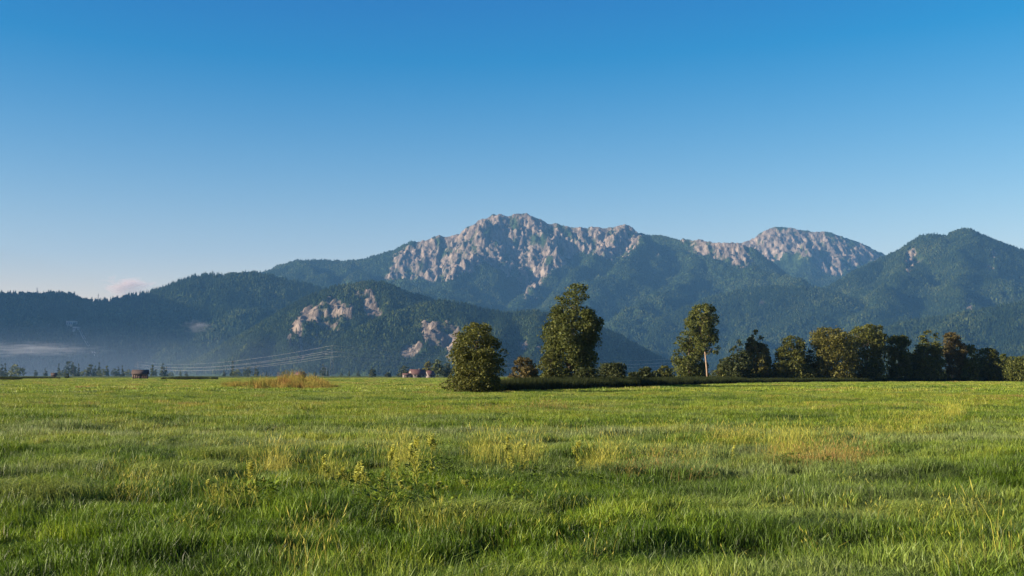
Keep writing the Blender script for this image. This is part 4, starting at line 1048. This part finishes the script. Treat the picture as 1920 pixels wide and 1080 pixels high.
for w, z, nm in ARMS:
    pts = []
    for a in range(2):
        A = np.array((py_pos[a][0] + w * math.cos(rots[a]), py_pos[a][1] + w * math.sin(rots[a]), z)); B = np.array((py_pos[a + 1][0] + w * math.cos(rots[a + 1]), py_pos[a + 1][1] + w * math.sin(rots[a + 1]), z))
        sag = 11.0 if a == 0 else 9.0
        for t in np.linspace(0, 1, 25)[(0 if a == 0 else 1):]:
            q = A + (B - A) * t; q[2] -= sag * 4 * t * (1 - t); pts.append(q)
    mb = MB(); mb.tube(pts, 0.05, 4)
    tag(link('power_cable', mb.mesh('power_cable', M['wire'], True)), '%s cable of the power line sagging in front of the wooded knolls' % nm, 'cable', 'cables of the power line')

# ------------------------------------------------------------------ things on the shaded range: masts, surge tank house, penstock pipes
for px, py, top, lb in [(69, 554, 541, 'thin lattice mast on the ridge at the far left'), (184, 566, 553, 'thin lattice mast in the saddle left of the pink cloud')]:
    p = at(px, py, 6190); h = (py - top) / FPX * 6190 + 8
    root = link('ridge_mast', None, loc=(p[0], p[1], p[2] - 14)); tag(root, lb, 'mast', 'masts on the left ridge')
    for a in range(3):
        mb = MB(); c_, s_ = math.cos(a * 2.094), math.sin(a * 2.094); mb.tube([(c_ * 2.6, s_ * 2.6, 0), (c_ * .7, s_ * .7, h + 12)], .45, 4); link('leg', mb.mesh('leg', M['steel']), root)
    mb = MB()
    for k in range(6):
        z = (h + 12) * (k + 1) / 6.2; r = np.interp(z, [0, h + 12], [2.6, .7]); mb.tube([(r * math.cos(t), r * math.sin(t), z) for t in np.linspace(0, 6.283, 7)], .3, 4)
    link('bracing', mb.mesh('bracing', M['steel']), root)
    mb = MB(); mb.box(-5, 5, -.5, .5, h + 3, h + 4); link('crossarm', mb.mesh('crossarm', M['steel']), root)
def stepped(px0, px1, py0, py1, name, label):
    p = on_range((px0 + px1) / 2, py1); k = p[1] / FPX; w, h = (px1 - px0) * k, (py1 - py0) * k
    root = link(name, None, loc=(p[0], p[1], p[2] - 3)); tag(root, label, 'building')
    mb = MB(); mb.box(-w/2, w/2, -6, 14, -8, h + 2); link('wall', mb.mesh('wall', M['concrete']), root)
    mb = MB(); mb.box(-w/2 - 1, w/2 + 1, -7, 15, h + 2.02, h + 4); link('roof', mb.mesh('roof', M['concrete']), root)
    for i in range(5):
        x_ = -w/2 + w * (i + .5) / 5; mb = MB(); mb.box(x_ - w * .05, x_ + w * .05, -6.2, -6.02, h * .35, h * .8); link('window', mb.mesh('window', M['glass']), root)
    return p
stepped(125, 144, 602, 610, 'surge_tank_house', 'pale boxy surge tank house high on the shaded left slope')
stepped(137, 149, 613, 618, 'valve_house', 'smaller pale valve house just below the surge tank house')
pth = [on_range(px, py) for px, py in [(149, 622), (156, 636), (163, 648), (172, 660), (180, 672)]]
for j, lb in ((0, 'left penstock pipe running down the shaded left slope'), (1, 'right penstock pipe running down the shaded left slope')):
    mb = MB(); mb.tube([np.array((q[0] + j * 9, q[1] - 4, q[2] + 6)) for q in pth], 1.2, 6)
    tag(link('penstock_pipe', mb.mesh('penstock_pipe', M['concrete'], True)), lb, 'pipe', 'penstock pipes')

# ------------------------------------------------------------------ air: haze, mist, clouds
def volume_mat(name, color, density, noise=None, aniso=0.0):
    m = bpy.data.materials.new(name); m.use_nodes = True; n, l = m.node_tree.nodes, m.node_tree.links
    n.remove(n['Principled BSDF'])
    v = n.new('ShaderNodeVolumePrincipled'); v.inputs['Color'].default_value = (*color, 1); v.inputs['Density'].default_value = density
    v.inputs['Anisotropy'].default_value = aniso
    l.new(v.outputs[0], n['Material Output'].inputs['Volume'])
    if noise:
        tc = n.new('ShaderNodeTexCoord'); ln = n.new('ShaderNodeVectorMath'); ln.operation = 'LENGTH'; l.new(tc.outputs['Object'], ln.inputs[0])
        nz = n.new('ShaderNodeTexNoise'); nz.inputs['Scale'].default_value = noise; nz.inputs['Detail'].default_value = 4; l.new(tc.outputs['Object'], nz.inputs['Vector'])
        a = n.new('ShaderNodeMath'); a.operation = 'MULTIPLY_ADD'; a.inputs[1].default_value = 2.4; l.new(nz.outputs['Fac'], a.inputs[0])
        sb = n.new('ShaderNodeMath'); sb.operation = 'MULTIPLY'; sb.inputs[1].default_value = -1.15; l.new(ln.outputs['Value'], sb.inputs[0]); l.new(sb.outputs[0], a.inputs[2])
        mr = n.new('ShaderNodeMapRange'); mr.inputs['From Min'].default_value = 0.45; mr.inputs['From Max'].default_value = 1.3; mr.inputs['To Max'].default_value = density
        l.new(a.outputs[0], mr.inputs['Value']); l.new(mr.outputs[0], v.inputs['Density'])
    return m
def sphere_mesh(name, mat, nu=24, nv=14):
    mb = MB(); V, Q, T = [], [], []
    for j in range(1, nv):
        for i in range(nu):
            a, b = 6.283185 * i / nu, math.pi * j / nv; V.append((math.sin(b) * math.cos(a), math.sin(b) * math.sin(a), math.cos(b)))
    V += [(0, 0, 1), (0, 0, -1)]; t0, t1 = len(V) - 2, len(V) - 1
    for j in range(nv - 2):
        for i in range(nu):
            i2 = (i + 1) % nu; Q.append((j * nu + i, (j + 1) * nu + i, (j + 1) * nu + i2, j * nu + i2))
    for i in range(nu):
        i2 = (i + 1) % nu; T.append((t0, i, i2)); e = (nv - 2) * nu; T.append((t1, e + i2, e + i))
    mb.add(V, Q, T); return mb.mesh(name, mat)
hz = MB(); hz.box(-15000, 15000, -2600, 13800, -30, 1420)
haze = link('haze', hz.mesh('haze', volume_mat('haze_air', (0.15, 0.395, 0.77), 4.2e-5)))
tag(haze, 'thin blue morning haze filling the valley', 'haze', kind='stuff')

def puff(name, label, px, py, Y, rx, ry, rz, dens, color, noise):
    p = at(px, py, Y); o = link(name, sphere_mesh(name, volume_mat(name + '_air', color, dens, noise)), loc=tuple(p)); o.scale = (rx, ry, rz)
    return tag(o, label, name.replace('_', ' '), kind='stuff')
puff('cloud', 'small pink cloud over the saddle of the left range', 236, 537, 15500, 420, 260, 190, 0.008, (1.0, 0.80, 0.74), 2.2)
puff('mist_wisp', 'thin white mist wisp on the lower left slope', 60, 655, 4300, 330, 150, 38, 0.0026, (0.95, 0.97, 1), 5.0)
puff('mist_wisp', 'mist wisp clinging to the slope below the left summit', 372, 612, 4700, 80, 70, 36, 0.0035, (0.95, 0.97, 1), 3.0)
mm = volume_mat('mist_air', (0.55, 0.72, 0.95), 1.8e-4); n, l = mm.node_tree.nodes, mm.node_tree.links
tc = n.new('ShaderNodeTexCoord'); ln = n.new('ShaderNodeVectorMath'); ln.operation = 'LENGTH'; l.new(tc.outputs['Object'], ln.inputs[0])
mr = n.new('ShaderNodeMapRange'); mr.interpolation_type = 'SMOOTHSTEP'; mr.inputs['From Min'].default_value = 1.0; mr.inputs['From Max'].default_value = 0.0; mr.inputs['To Max'].default_value = 1.8e-4
l.new(ln.outputs['Value'], mr.inputs['Value']); l.new(mr.outputs[0], n['Principled Volume'].inputs['Density'])
mist = link('valley_mist', sphere_mesh('valley_mist', mm), loc=(-1600, 3900, 0)); mist.scale = (1900, 1100, 190)
tag(mist, 'low layer of pale mist over the plain at the foot of the left range', 'mist', kind='stuff')
